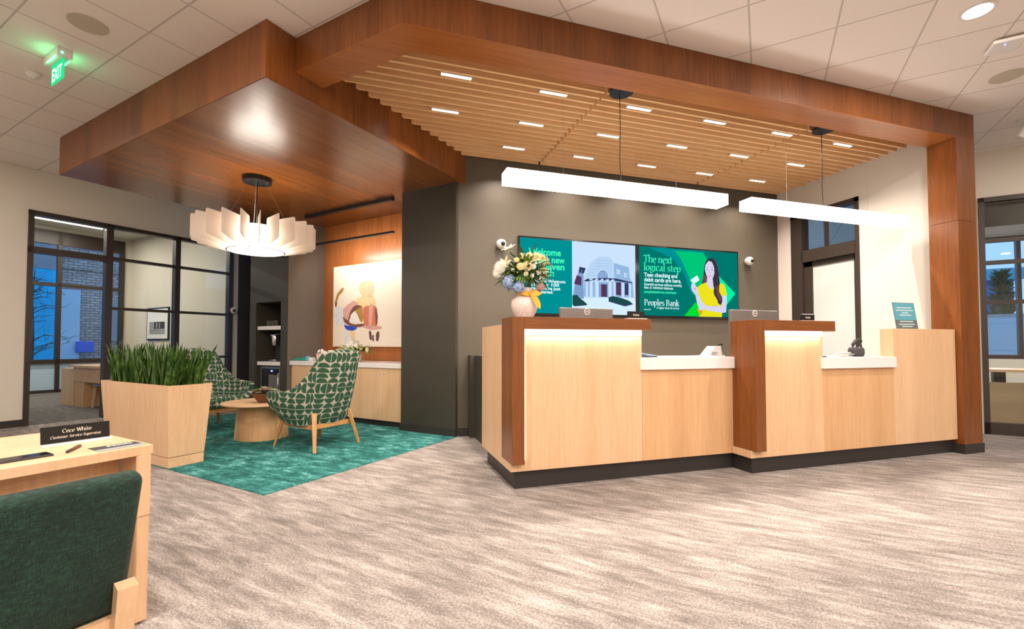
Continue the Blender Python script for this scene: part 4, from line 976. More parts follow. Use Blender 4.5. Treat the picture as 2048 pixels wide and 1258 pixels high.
# round coffee table
TU, TV_, TR, TZ = -5.54, 3.47, .455, .452
ta = thing('coffee_table', 'low round maple coffee table on a chunky curved base', 'coffee table', L(TU, TV_), LROT)
b_ = MB(); b_.lathe([(0, TZ-.028), (TR-.02, TZ-.028), (TR, TZ-.018), (TR, TZ-.004), (TR-.004, TZ), (0, TZ)], n=72); b_.build('tabletop', 'maple_across', ta, angle=40)
def curvedpanel(mb, r, a0, a1, ks0, ks1, z1, th=.03, n=14):
    o_ = []; i_ = []
    for k in range(n+1):
        a_ = R(a0+(a1-a0)*k/n); 
        o_.append([(r*s_*math.cos(a_), r*s_*math.sin(a_), z) for s_, z in ((ks0, 0), (ks1, z1))]); i_.append([((r*s_-th)*math.cos(a_), (r*s_-th)*math.sin(a_), z) for s_, z in ((ks0, 0), (ks1, z1))])
    vo_ = [[mb.bm.verts.new(p) for p in c_] for c_ in o_]; vi_ = [[mb.bm.verts.new(p) for p in c_] for c_ in i_]
    for k in range(n):
        for A_ in (vo_, vi_): mb.bm.faces.new((A_[k][0], A_[k+1][0], A_[k+1][1], A_[k][1]))
        mb.bm.faces.new((vo_[k][0], vo_[k+1][0], vi_[k+1][0], vi_[k][0])); mb.bm.faces.new((vo_[k][1], vo_[k+1][1], vi_[k+1][1], vi_[k][1]))
    for k in (0, n): mb.bm.faces.new((vo_[k][0], vo_[k][1], vi_[k][1], vi_[k][0]))
for a0 in (-107, 13, 133):
    b_ = MB(); curvedpanel(b_, .30, a0, a0+108, 1.0, .88, TZ-.028); b_.build('base_panel', 'maple_warm', ta, angle=40)
    b_ = MB(); aa = R(a0+114); c_ = .285
    b_.bar((math.cos(aa)*.275, math.sin(aa)*.275, 0.0), (math.cos(aa)*.245, math.sin(aa)*.245, TZ-.03), .05, .05); b_.build('base_post', 'maple', ta)

# succulent bowl and dark box on the table
bw = thing('succulent_bowl', 'bronze tapered bowl of small succulents on the round table', 'planter bowl', L(-5.40, 3.42, TZ), LROT)
b_ = MB(); b_.lathe([(0, 0), (.085, 0), (.09, .004), (.19, .115), (.182, .115), (.085, .012), (0, .01)], n=4); b_.build('bowl', 'bronze_bowl', bw)
b_ = MB(); b_.box(-.115, .115, -.115, .115, .09, .10, rot=Matrix.Rotation(R(45), 4, 'Z')); b_.build('soil', 'soil', bw)
def rosette(c, r, mat, n=16, up=.7):
    mb = MB()
    for lay in range(3):
        for k in range(n-lay*4):
            a_ = 2*PI*k/(n-lay*4)+lay*.3; petal(mb, c, (math.cos(a_), math.sin(a_), .35+up*lay*.7), r*(1-lay*.22), r*.34, curl=.1, mat=mat, n=3, cup=.3)
    mb.build('succulent', None, bw, smooth=True)
for c_, r_, m_, n_, u_ in (((-.13, -.03, .125), .06, 'succulent_pale', 16, .7), ((-.10, -.08, .13), .05, 'succulent_pale', 16, .7), ((-.05, -.07, .14), .06, 'succulent_green', 20, 1.2), ((.0, -.03, .155), .075, 'succulent_green', 24, 1.5), ((-.01, -.10, .13), .055, 'succulent_rust', 18, .8),
        ((.08, -.06, .15), .08, 'succulent_pink', 18, 1.0), ((.06, .06, .14), .06, 'succulent_green', 16, .9), ((-.05, .07, .14), .07, 'succulent_rust', 16, .7), ((.13, .03, .13), .07, 'succulent_pale', 16, .8), ((.05, -.12, .125), .045, 'succulent_pale', 14, .6), ((-.12, .05, .13), .05, 'succulent_green', 14, .7)):
    rosette(c_, r_, m_, n_, u_)
b_ = MB(); b_.box(-.055, .055, -.05, .05, 0, .085, .003); o = b_.build('dark_box', 'bronze_bowl', loc=L(-5.62, 3.60, TZ), rz=LROT); tag(o, 'small dark box on the round table behind the succulent bowl', 'box')

# ------------------------------------------------------------------ alcove: cabinet, art, niche
cb_ = thing('base_cabinet', 'long maple base cabinet with white top under the painting', 'cabinet', L(UR+.022, 4.715), LROT)
W_ = -4.345-(UR+.022)
b_ = MB(); b_.box(0, W_, .03, .62, .09, .83); b_.build('carcass', 'maple', cb_)
b_ = MB(); b_.box(.02, W_, .07, .5, .0, .088); b_.build('toe_kick', 'dark_base', cb_)
for k in range(4):
    a_, c_ = .05+.672*k, .05+.672*(k+1)-.004
    if k == 3: c_ = W_-.002
    b_ = MB(); b_.box(a_, c_, .008, .0295, .09, .826, .0015); dd = b_.build('door', 'maple', cb_)
    b_ = MB(); b_.cyl(0, 0, -.004, .004, .007, n=12, rot=Matrix.Translation(((c_-.05) if k != 3 else a_+.03, .006, .745)) @ Matrix.Rotation(R(90), 4, 'X'))
    b_.build('lock', 'steel', dd)
b_ = MB(); b_.box(.0, W_, -.01, .63, .83, .90, .003); b_.build('countertop', 'quartz', cb_)

ar = thing('abstract_painting', 'large cream abstract painting with red and brown brush shapes on the wood wall', 'painting', L(-6.525, VA-.03, 0), LROT)
AW, AZ0, AZ1 = 1.92, 1.135, 2.500
b_ = MB(); b_.box(-.012, AW+.012, .0, .028, AZ0-.012, AZ1+.012); b_.build('frame', 'maple', ar)
b_ = MB(); b_.box(0, AW, -.004, -.0005, AZ0, AZ1, mat='canvas')
AS = 1.527/1.0   # visible width in metres
def P(x, y): return (x*1.0, AZ1-y)
def blob(pts, mat, k, jit=.012, sub=3):
    r_ = random.Random(len(pts)*7+k); out = []; n_ = len(pts)
    for i in range(n_):
        p0, p1, p2, p3 = pts[i-1], pts[i], pts[(i+1) % n_], pts[(i+2) % n_]
        for q_ in range(7):
            t_ = q_/7; a0, a1, a2, a3 = -.5*t_+t_*t_-.5*t_**3, 1-2.5*t_*t_+1.5*t_**3, .5*t_+2*t_*t_-1.5*t_**3, -.5*t_*t_+.5*t_**3
            out.append(tuple(a0*p0[j]+a1*p1[j]+a2*p2[j]+a3*p3[j]+r_.uniform(-jit, jit)*.5 for j in (0, 1)))
    b_.face([(x, -.0045-.0004*k, AZ1-z) for x, z in out], mat)
# points in metres from the top left corner, read off the picture (visible width 1.527 m, height 1.365 m)
blob([(.33, 0.98), (.40, 1.30), (.42, 1.365), (.30, 1.365), (.28, 1.0)], 'paint_sky', 1, .006)
blob([(.04, .72), (.28, .72), (.26, 1.0), (.06, .95)], 'paint_sky', 1, .01)
blob([(.44, 1.08), (.53, 1.12), (.52, 1.33), (.42, 1.36)], 'paint_yellow', 2, .01)
blob([(.62, .40), (.70, .30), (.92, .30), (.97, .45), (.92, .55), (.70, .52)], 'paint_sand', 1, .02)
blob([(.60, .55), (.95, .55), (1.0, .80), (.72, .82), (.60, .70)], 'paint_yellow', 1, .02)
blob([(.27, .72), (.36, .66), (.50, .60), (.62, .66), (.48, .74), (.40, .84), (.36, .96), (.28, .96), (.25, .85)], 'paint_pink', 3, .012)
blob([(.42, .78), (.54, .68), (.68, .70), (.56, .76), (.44, .86), (.40, .95), (.52, 1.0), (.74, .99), (.74, 1.03), (.50, 1.05), (.36, 1.0), (.28, .95), (.25, .86), (.36, .92)], 'paint_brown', 4, .008)
blob([(.28, 1.0), (.38, 1.02), (.58, 1.05), (.50, 1.10), (.34, 1.08)], 'paint_blue', 5, .008)
blob([(.58, .72), (.70, .70), (.72, .95), (.62, .92), (.56, .82)], 'paint_ochre', 3, .012)
blob([(.44, .84), (.54, .78), (.62, .88), (.66, .97), (.52, .99), (.43, .95)], 'paint_white', 6, .008)
blob([(.73, .74), (.84, .70), (1.02, .72), (1.05, .88), (1.03, 1.03), (.80, 1.04), (.74, .98)], 'paint_red', 6, .010)
blob([(.87, .72), (.95, .70), (.92, 1.02), (.86, 1.02)], 'paint_pink', 7, .006)
blob([(1.0, .74), (1.06, .86), (1.04, 1.02), (1.02, 1.02)], 'paint_brown', 7, .004)
blob([(.70, 1.03), (1.10, 1.04), (1.14, 1.08), (.90, 1.09)], 'paint_pink', 7, .006)
blob([(.04, .60), (.10, .46), (.20, .38), (.26, .37), (.22, .44), (.14, .50), (.09, .60), (.06, .66)], 'paint_ochre', 4, .008)
blob([(.05, .62), (.09, .60), (.08, .68), (.05, .68)], 'paint_plum', 5, .004)
blob([(.87, 1.12), (.91, 1.12), (.93, 1.20), (.93, 1.26), (.89, 1.25), (.87, 1.18)], 'paint_plum', 7, .006)
blob([(.94, 1.20), (.97, 1.18), (.98, 1.27), (.95, 1.27)], 'paint_plum', 7, .006)
blob([(1.03, 1.16), (1.08, 1.12), (1.10, 1.18), (1.07, 1.28), (1.03, 1.26)], 'paint_plum', 7, .006)
b_.build('canvas', None, ar, recalc=False)

# linear light over the painting
al = thing('linear_art_light', 'slim black bar lamp hung on wires under a black ceiling bar before the painting', 'hanging lamp', L(-6.44, 4.71, 0), LROT)
b_ = MB(); b_.box(0, 1.88, -.03, .03, 3.200, 3.2465); b_.build('ceiling_bar', 'black_metal', al)
b_ = MB(); b_.box(0, 1.90, -.018, .018, 2.735, 2.765); b_.build('lamp_bar', 'black_metal', al)
b_ = MB(); b_.box(.8, 1.88, .0185, .021, 2.737, 2.752); b_.build('led_line', 'art_led', al)
for x in (.03, 1.85):
    b_ = MB(); b_.tube([(x, 0, 3.2), (x, 0, 2.765)], .0018, 6); b_.build('wire', 'black_metal', al)
arealight('lamp', (.95, .022, 2.745), 1.8, .02, 14, (1, .92, .84), al, (R(58), 0, 0), R(150))

# chandelier of fins
CU, CV = -5.52, 3.34
chd = thing('fin_chandelier', 'round chandelier of upright white fins around a glowing ring over the lounge', 'chandelier', L(CU, CV, 0), LROT)
NF = 22
for k in range(NF):
    a_ = 2*PI*k/NF+.08; b_ = MB(); ca, sa = math.cos(a_), math.sin(a_); th = .003
    prof = [(.318, 2.322), (.670, 2.405), (.678, 2.42), (.678, 2.665), (.665, 2.682), (.345, 2.682), (.33, 2.67), (.318, 2.53)]
    for s_ in (-1, 1): pass
    vs_ = [[b_.bm.verts.new((r_*ca-s_*th*sa, r_*sa+s_*th*ca, z)) for r_, z in prof] for s_ in (-1, 1)]
    b_.bm.faces.new(vs_[0]); b_.bm.faces.new(list(reversed(vs_[1])))
    for q_ in range(len(prof)): b_.bm.faces.new((vs_[0][q_], vs_[0][(q_+1) % len(prof)], vs_[1][(q_+1) % len(prof)], vs_[1][q_]))
    b_.build('fin', 'shade_fin', chd)
b_ = MB(); b_.lathe([(0, 2.330), (.295, 2.330), (.310, 2.338), (.313, 2.36), (.313, 2.60), (.29, 2.61), (0, 2.61)], n=64); b_.build('diffuser', 'ring_light', chd, smooth=False, angle=40)
b_ = MB(); b_.lathe([(.311, 2.320), (.326, 2.320), (.326, 2.328), (.311, 2.328), (.311, 2.320)], n=64); b_.build('ring', 'steel', chd)
b_ = MB(); b_.cyl(0, 0, 3.190, 3.2465, .165, n=48); b_.build('canopy', 'black_metal', chd, angle=40)
b_ = MB(); b_.tube([(0, 0, 3.19), (0, 0, 2.61)], .005, 8); b_.build('cord', 'black_metal', chd, smooth=True)
for k in range(3):
    a_ = 2*PI*k/3+.6; b_ = MB(); b_.tube([(.10*math.cos(a_), .10*math.sin(a_), 3.19), (.36*math.cos(a_), .36*math.sin(a_), 2.68)], .0013, 6); b_.build('suspension_wire', 'steel', chd)
    b_ = MB(); b_.cyl(.12*math.cos(a_), .12*math.sin(a_), 3.178, 3.19, .012, n=12); b_.build('wire_grip', 'steel', chd)

# niche contents
for z, lab in ((1.478, 'upper white shelf in the dark drinks niche'), (.872, 'lower white shelf in the dark drinks niche')):
    b_ = MB(); b_.box(-7.688, -7.002, NV+.03, 5.158, z-.062, z, .002); o = b_.build('niche_shelf', 'quartz', rz=LROT); tag(o, lab, 'shelf', 'shelves in the drinks niche')
for k in range(8):
    b_ = MB(); b_.lathe([(0, 0), (.030, 0), (.034, .10), (.032, .10), (.028, .006), (0, .006)], n=16)
    o = b_.build('drinking_glass', 'glass', loc=L(-7.53+.078*(k % 4), 4.80+.08*(k//4), 1.479)); tag(o, 'clear drinking glass on the upper niche shelf', 'glass', 'drinking glasses on the niche shelf')
cm = thing('coffee_maker', 'black pod coffee maker with silver head on the lower niche shelf', 'coffee maker', L(-7.36, 4.88, .873), LROT)
b_ = MB(); b_.box(-.11, .11, .0, .19, 0, .50, .02); b_.build('body', 'plastic_black', cm)
b_ = MB(); b_.box(-.10, .10, -.12, .03, 0, .035, .01); b_.build('drip_tray', 'steel', cm)
b_ = MB(); b_.lathe([(0, .275), (.045, .275), (.056, .33), (.060, .43), (.055, .445), (0, .445)], (0, -.065, 0), 24); b_.build('brew_head', 'chrome', cm, angle=40)
b_ = MB(); b_.box(-.075, .075, -.11, .04, .430, .462, .008); b_.build('lid', 'steel', cm)
fg = thing('undercounter_fridge', 'steel framed glass-door fridge with a blue light in the niche below the shelves', 'fridge', L(-7.345, 4.735, .051), LROT)
b_ = MB(); b_.box(-.325, .325, .02, .46, 0, .745, .004); b_.build('body', 'plastic_black', fg)
b_ = MB()
for x0, x1, z0, z1 in ((-.32, .26, .70, .74), (-.32, .26, .0, .05), (-.32, -.265, .05, .70), (.225, .26, .05, .70)): b_.box(x0, x1, -.005, .0195, z0, z1, .002)
b_.build('door_frame', 'steel', fg)
b_ = MB(); b_.box(-.265, .225, .006, .0195, .05, .70); b_.build('door_glass', 'black_gloss', fg)
b_ = MB(); b_.box(-.07, .21, .003, .006, .06, .60); b_.build('inner_panel', 'monitor_grey', fg)
b_ = MB(); b_.sphere((.02, .0, .665), .014, 10); b_.build('indicator_light', 'led_blue', fg, smooth=True)
b_ = MB(); b_.tube([(.245, -.03, .15), (.245, -.035, .4), (.245, -.03, .64)], .008, 8); b_.build('handle', 'chrome', fg, smooth=True)

# items on the cabinet top
ZT = .901
def onc(name, mb, mat, u, v, lab, cat, **k): o = mb.build(name, mat, loc=L(u, v, ZT), rz=LROT, **k); return tag(o, lab, cat)
b_ = MB(); b_.box(-.13, .13, -.06, .06, 0, .042, .014, seg=3); onc('tea_box', b_, 'teal_plastic', -6.69, 4.84, 'flat green box at the left end of the white cabinet top', 'box', smooth=False)
b_ = MB(); b_.box(-.025, .025, -.03, .03, 0, .075, .006); onc('cyan_bottle', b_, 'cyan_plastic', -6.53, 4.84, 'small cyan carton on the cabinet top beside the green box', 'carton')
b_ = MB(); b_.box(-.05, .05, -.03, .03, 0, .055, .006); onc('napkin_pack', b_, 'plastic_white', -6.43, 4.84, 'small white pack on the cabinet top between the cyan carton and canister', 'pack')
b_ = MB(); b_.box(-.05, .05, -.04, .04, 0, .05, .01); onc('sugar_packets', b_, 'light_blue', -6.46, 5.02, 'small blue pack at the back of the cabinet top', 'pack')
cn = thing('canister', 'pale canister heaped with white pods on the cabinet top behind the near armchair', 'canister', L(-6.22, 4.86, ZT), LROT)
b_ = MB(); b_.lathe([(0, 0), (.070, 0), (.085, .12), (.078, .12), (.064, .008), (0, .008)], n=24); b_.build('pot', 'white_ceramic', cn, angle=40)
b_ = MB(); rnd = random.Random(2)
for k in range(26):
    a_ = rnd.uniform(0, 2*PI); r_ = .066*math.sqrt(rnd.random()); b_.sphere((r_*math.cos(a_), r_*math.sin(a_), .130+.055*(1-(r_/.06)**2)+rnd.uniform(-.01, .01)), .018, 8)
o = b_.build('pods', 'paper_white', cn, smooth=True); tag(o, kind='stuff')
fb = thing('low_bouquet', 'low bouquet of white and yellow flowers on the cabinet top, peeking over the near armchair', 'flowers', L(-5.46, 4.88, ZT), LROT)
fb.scale = (1.12, 1.12, 1.15)
b_ = MB(); b_.lathe([(0, 0), (.07, 0), (.09, .10), (.085, .10), (.065, .01), (0, .01)], n=24); b_.build('bowl', 'white_ceramic', fb, smooth=True)
rnd = random.Random(8); b_ = MB()
for k in range(90):
    a_ = rnd.uniform(0, 2*PI); el = rnd.uniform(-.1, .9); d = Vector((math.cos(a_)*math.cos(el), math.sin(a_)*math.cos(el), math.sin(el)))
    petal(b_, Vector((d.x*.14, d.y*.06, .14)), d, rnd.uniform(.08, .18), .03, curl=.3, mat=('leaf_bright' if rnd.random() < .6 else 'leaf_dark'), n=3)
o = b_.build('foliage', None, fb, smooth=True); tag(o, kind='stuff')
for k, (x, z, r_, mt_) in enumerate(((.02, .27, .08, 'petal_white'), (.10, .235, .075, 'petal_white'), (-.05, .235, .065, 'petal_white'), (-.17, .185, .055, 'petal_cream'), (.18, .20, .05, 'petal_cream'), (.29, .165, .042, 'petal_cream'), (-.11, .165, .05, 'petal_white'), (-.02, .31, .055, 'petal_white'), (.04, .19, .055, 'petal_cream'), (-.22, .165, .04, 'petal_cream'), (-.28, .15, .035, 'petal_cream'))):
    mb = MB()
    for lay in range(3):
        for j in range(14-lay*3):
            a_ = 2*PI*j/(14-lay*3)+lay; petal(mb, (x, -.06, z), (math.cos(a_), -.5, math.sin(a_)+.4*lay), r_*(1-.2*lay), r_*.4, up=Vector((0, -1, 0)), curl=.1, mat=mt_, n=3)
    mb.build('blossom', None, fb, smooth=True)

# ------------------------------------------------------------------ near desk with chair
DZ_ = .74
dk = thing('maple_desk', 'maple desk with thick top in the lower left foreground, name plate on it', 'desk', L(-2.70, .2), LROT)
b_ = MB(); b_.box(-3.08+2.70, -2.30+2.70, -1.0, .757, DZ_-.038, DZ_, .0015); b_.build('desktop', 'maple', dk)
b_ = MB(); b_.box(-3.03+2.70, -2.296+2.70, .705, .745, .012, DZ_-.039, .001); b_.build('end_panel', 'maple', dk)
b_ = MB(); b_.box(-3.03+2.70, -2.296+2.70, -.96, -.92, .012, DZ_-.039, .001); b_.build('end_panel', 'maple', dk)
b_ = MB(); b_.box(-2.47+2.70, -2.45+2.70, -.919, .694, .30, DZ_-.039); b_.build('modesty_panel', 'maple_warm', dk)
b_ = MB(); b_.box(-2.2955+2.70, -2.290+2.70, .695, .745, .45, DZ_-.039); b_.build('corner_trim', 'maple', dk)
for v_ in (.715, -.94):
    for u_ in (-.27, .31):
        b_ = MB(); b_.cyl(u_, v_, 0, .0125, .014, n=12); b_.build('glide', 'plastic_black', dk)
# name plate
npl = thing('desk_name_plate', 'black desk name plate in a clear holder on the foreground maple desk', 'name plate', L(-2.628, .808, DZ_), LROT+R(87))
# local +x along v (to the right as seen), faces the camera (+u side = local -y)
tl_ = Matrix.Rotation(R(-8), 4, 'X')
b_ = MB(); b_.box(-.112, .116, -.028, .012, 0, .010, .002); b_.build('clear_foot', 'acrylic_clear', npl)
b_ = MB(); b_.box(-.112, .112, -.003, .003, .0, .070, .001, rot=Matrix.Translation((0, 0, .0105)) @ tl_); b_.build('plate', 'black_gloss', npl)
b_ = MB()
serif_text(b_, 'Cece White', -.046, -.0036, .040, .0160, 'gold_text', fit=.096, shear=.0)
serif_text(b_, 'Customer Service Supervisor', -.084, -.0036, .018, .0120, 'gold_text', fit=.166, shear=.22)
bmesh.ops.transform(b_.bm, matrix=Matrix.Translation((0, 0, .0105)) @ tl_, verts=b_.bm.verts[:])
b_.build('lettering', None, npl, recalc=False)
ph = thing('mobile_phone', 'black mobile phone lying at the near edge of the maple desk', 'phone', L(-2.435, .598, DZ_), LROT+R(90))
b_ = MB(); b_.box(-.075, .075, -.037, .037, 0, .008, .003); b_.build('body', 'plastic_black', ph)
b_ = MB(); b_.box(-.071, .071, -.033, .033, .0081, .0086); b_.build('screen', 'black_gloss', ph)
pn = thing('ballpoint_pen', 'brown and silver pen lying between the phone and the printed card', 'pen', L(-2.458, .748, DZ_+.006), LROT+R(145))
b_ = MB(); b_.tube([(-.068, 0, 0), (-.06, 0, 0), (-.02, 0, 0)], [.003, .0055, .0055], 10); b_.build('tip', 'plastic_black', pn, smooth=True)
b_ = MB(); b_.tube([(-.02, 0, 0), (.06, 0, 0), (.068, 0, 0)], [.0056, .0056, .003], 10); b_.build('barrel', 'bronze_bowl', pn, smooth=True)
b_ = MB(); b_.tube([(.0, .004, .004), (.055, .004, .005)], .0015, 6); b_.build('clip', 'chrome', pn)
fd = thing('fdic_card', 'dark printed card reading FDIC at the corner of the maple desk', 'sign card', L(-2.385, .864, DZ_), LROT+R(90))
b_ = MB(); b_.box(-.080, .080, -.055, .055, 0, .0012, mat='print_dark'); b_.box(-.080, .080, -.055, -.02, .0012, .0014, mat='print_mid'); b_.build('card', None, fd)
b_ = MB(); text_bm(b_, 'FDIC', .034, -.028, 0, .006, 'print_white', .001, fit=.085)
for v_ in b_.bm.verts: v_.co = Vector((v_.co.x, v_.co.z+.008, .0022))
vv_ = MB()
b_.build('lettering', None, fd, recalc=False)
# green chair
gc = thing('green_desk_chair', 'green tweed chair with light wood frame drawn up to the foreground desk', 'chair', L(-1.62, .345), LROT+PI)
# local: +x towards the desk
b_ = MB(); vs = b_.box(-.035, .035, -.262, .262, -.20, .205, .028, seg=4)
for v_ in vs: v_.co.x -= .035*(1-(v_.co.y/.262)**2)
b_.build('backrest', 'green_tweed', gc, smooth=True); bk = [c for c in C.objects if c.name.startswith('backrest')][-1]
bk.location = (-.045, 0, .625); bk.rotation_euler = (0, R(-15), 0)
b_ = MB(); vs = b_.box(-.02, .46, -.255, .255, .40, .475, .03, seg=4); b_.build('seat', 'green_tweed', gc, smooth=True)
for sy in (-1, 1):
    b_ = MB(); b_.bar((-.085, sy*.238, .515), (.025, sy*.252, .0), .045, .040, taper=.8); b_.build('leg', 'maple', gc)
    b_ = MB(); b_.bar((.43, sy*.23, .40), (.47, sy*.24, .0), .042, .035, taper=.75); b_.build('leg', 'maple', gc)
    b_ = MB(); b_.bar((.0, sy*.225, .375), (.43, sy*.235, .375), .022, .045); b_.build('side_rail', 'maple', gc)
b_ = MB(); b_.bar((-.035, -.23, .395), (-.035, .23, .395), .028, .05); b_.build('rear_rail', 'maple', gc)
b_ = MB(); b_.bar((.43, -.235, .375), (.43, .235, .375), .022, .045); b_.build('front_rail', 'maple', gc)

# ------------------------------------------------------------------ left office furniture
od = thing('office_desk', 'maple desk with a low side cabinet inside the glazed left office', 'desk', L(-11.49, 3.46), LROT)
b_ = MB(); b_.box(-.58, .02, .0, .60, 0, .70); b_.build('pedestal', 'maple', od)
b_ = MB(); b_.box(.02, 1.15, .0, .03, .47, .735); b_.build('modesty_panel', 'maple_warm', od)
b_ = MB(); b_.box(.02, .46, .012, .6, 0, .47); b_.build('drawer_unit', 'maple_warm', od)
b_ = MB(); b_.box(-.15, 1.17, -.03, .75, .736, .775); b_.build('desktop', 'maple', od)
b_ = MB(); b_.box(-.55, -.18, .05, .5, .701, .708); o = b_.build('papers', 'print_mid', loc=L(-11.49, 3.46), rz=LROT); tag(o, 'dark papers on the side cabinet in the left office', 'papers')
oc = thing('office_chair', 'pale wood visitor chair by the desk inside the left office', 'chair', L(-10.60, 3.76), LROT)
b_ = MB(); b_.box(-.24, .32, -.24, .24, .40, .45, .02); b_.build('seat', 'steel', oc)
b_ = MB(); b_.box(.31, .36, -.24, .24, .40, .84, .02); b_.build('backrest', 'print_mid', oc)
for sx__, sy__ in ((-1, -1), (-1, 1), (1, -1), (1, 1)):
    b_ = MB(); b_.bar((sx__*.20, sy__*.2, .40), (sx__*.24, sy__*.22, 0), .04, .035, taper=.8); b_.build('leg', 'maple', oc)
fp = thing('framed_photograph', 'black framed black-and-white photograph on the beige wall of the left office', 'picture', L(-13.46, 5.655, 0), LROT)
b_ = MB(); b_.box(-.56, .56, -.03, 0, 1.275, 2.10); b_.build('frame', 'black_metal', fp)
b_ = MB(); b_.box(-.525, .525, -.033, -.0301, 1.31, 2.065); b_.build('mat_board', 'paper_white', fp)
b_ = MB(); b_.box(-.40, .40, -.035, -.0331, 1.42, 1.87, mat='print_mid'); b_.box(-.40, .40, -.0356, -.0351, 1.74, 1.87, mat='print_white'); b_.box(-.15, .38, -.0362, -.0357, 1.56, 1.73, mat='print_dark'); b_.box(-.05, .02, -.0368, -.0363, 1.57, 1.71, mat='print_mid'); b_.box(.1, .16, -.0368, -.0363, 1.57, 1.71, mat='print_mid'); b_.box(-.38, .2, -.0368, -.0363, 1.505, 1.515, mat='print_dark'); b_.build('print', None, fp)
for k, (uu, va_, vb_) in enumerate(((-13.94, 3.0, 4.66), (-11.9, 2.6, 4.3), (-13.94, .4, 2.0))):
    ol = thing('office_strip_light', ['long white strip light on the left office ceiling near the window', 'long white strip light on the left office ceiling near the glazing', 'long white strip light on the left office ceiling, left of the window one'][k], 'ceiling light', L(uu, (va_+vb_)/2, 0), LROT, 'strip lights in the left office')
    b_ = MB(); b_.box(-.05, .05, -(vb_-va_)/2, (vb_-va_)/2, 3.955, 4.006); b_.build('housing', 'plastic_white', ol)
    b_ = MB(); b_.box(-.04, .04, -(vb_-va_)/2+.01, (vb_-va_)/2-.01, 3.945, 3.9549); b_.build('diffuser', 'office_strip', ol)
    arealight('lamp', L(uu, (va_+vb_)/2, 3.94), .1, vb_-va_, 42, (1, .93, .80), rot=(0, 0, LROT))

# ------------------------------------------------------------------ right office furniture
rd = thing('office_table', 'wooden work table with beige front panel inside the right office', 'desk', L(2.75, 9.2), LROT)
b_ = MB(); b_.box(0, 2.2, 0, .75, .765, .80); b_.build('tabletop', 'maple', rd)
b_ = MB(); b_.box(-.1, 2.2, .02, .05, .01, .615); b_.build('front_panel', 'tan_panel', rd)
for x in (.3, 1.8):
    b_ = MB(); b_.box(x-.05, x+.08, .3, .4, .02, .765); b_.build('leg', 'black_metal', rd); b_ = MB(); b_.box(x-.12, x+.15, .1, .65, .001, .02); b_.build('foot', 'black_metal', rd)
rc = thing('mesh_office_chair', 'black mesh office chair behind the table in the right office', 'chair', L(3.48, 10.3), LROT+R(238))
b_ = MB(); b_.box(-.20, .20, .18, .22, .55, 1.10, .03, rot=None); b_.build('backrest', 'mesh_chair', rc)
b_ = MB(); b_.box(-.24, .24, -.24, .2, .44, .50, .03); b_.build('seat', 'mesh_chair', rc)
b_ = MB(); b_.cyl(0, 0, .06, .44, .03); b_.build('gas_column', 'black_metal', rc)
for k in range(5):
    b_ = MB(); a_ = 2*PI*k/5; b_.bar((0, 0, .07), (.28*math.cos(a_), .28*math.sin(a_), .05), .04, .03); b_.build('base_arm', 'black_metal', rc)
    b_ = MB(); b_.sphere((.28*math.cos(a_), .28*math.sin(a_), .026), .026, 8); b_.build('caster', 'black_metal', rc)
b_ = MB(); b_.box(-.15, .15, -.11, .11, 0, .004); o = b_.build('paper_sheet', 'paper_white', loc=L(3.05, 9.5, .801), rz=LROT+.3); tag(o, 'white paper on the table in the right office', 'paper')
tag(o, 'white paper on the table in the right office', 'paper')
arealight('lamp', L(4.0, 9.6, 3.28), .6, 1.2, 90, (1, .92, .80), rot=(0, 0, LROT))  # bare area light added to brighten the right office, no fitting

# ------------------------------------------------------------------ outdoors, left
b_ = MB(); b_.box(-60, -15.26, -40, 60, -.30, -.15); struct('ground_outside', b_, 'asphalt', lf=True)
bl = thing('brick_building', 'long brick building across the yard behind the left office window', 'building', L(-21.5, 0), LROT)
b_ = MB(); b_.box(-.4, 0, 5.99, 30, -.15, 7.5); b_.build('wall', 'brick_out', bl)
b_ = MB(); b_.box(.0, .05, 7.30, 7.75, 1.3, 2.9); b_.build('blind_window', 'print_mid', bl)
b_ = MB(); b_.box(-.45, .1, 5.99, 30, 3.85, 4.6); b_.build('parapet_band', 'brick_out', bl)
b_ = MB(); b_.box(-.3, .0, -12, 5.98, -.15, 3.75, mat='facade_sky_reflection'); b_.box(-.3, .02, -12, 5.98, 3.75, 6.5, mat='facade_roof'); o = b_.build('pale_facade', None, loc=L(-21.45, 0), rz=LROT); tag(o, 'facade left of the brick building outside, sky reflection painted blue below, grey above', 'building')
b_ = MB(); b_.box(0, .03, 6.03, 6.57, .6, 3.1); o = b_.build('pale_banner', 'white_panel_out', loc=L(-21.38, 0), rz=LROT); tag(o, 'tall pale panel on the brick wall outside the left office', 'panel')
b_ = MB(); b_.box(-.05, .1, 6.46, 6.93, .88, 1.27, .01); o = b_.build('utility_box', 'blue_box', loc=L(-21.3, 0), rz=LROT); tag(o, 'blue utility box against the brick wall outside', 'utility box')
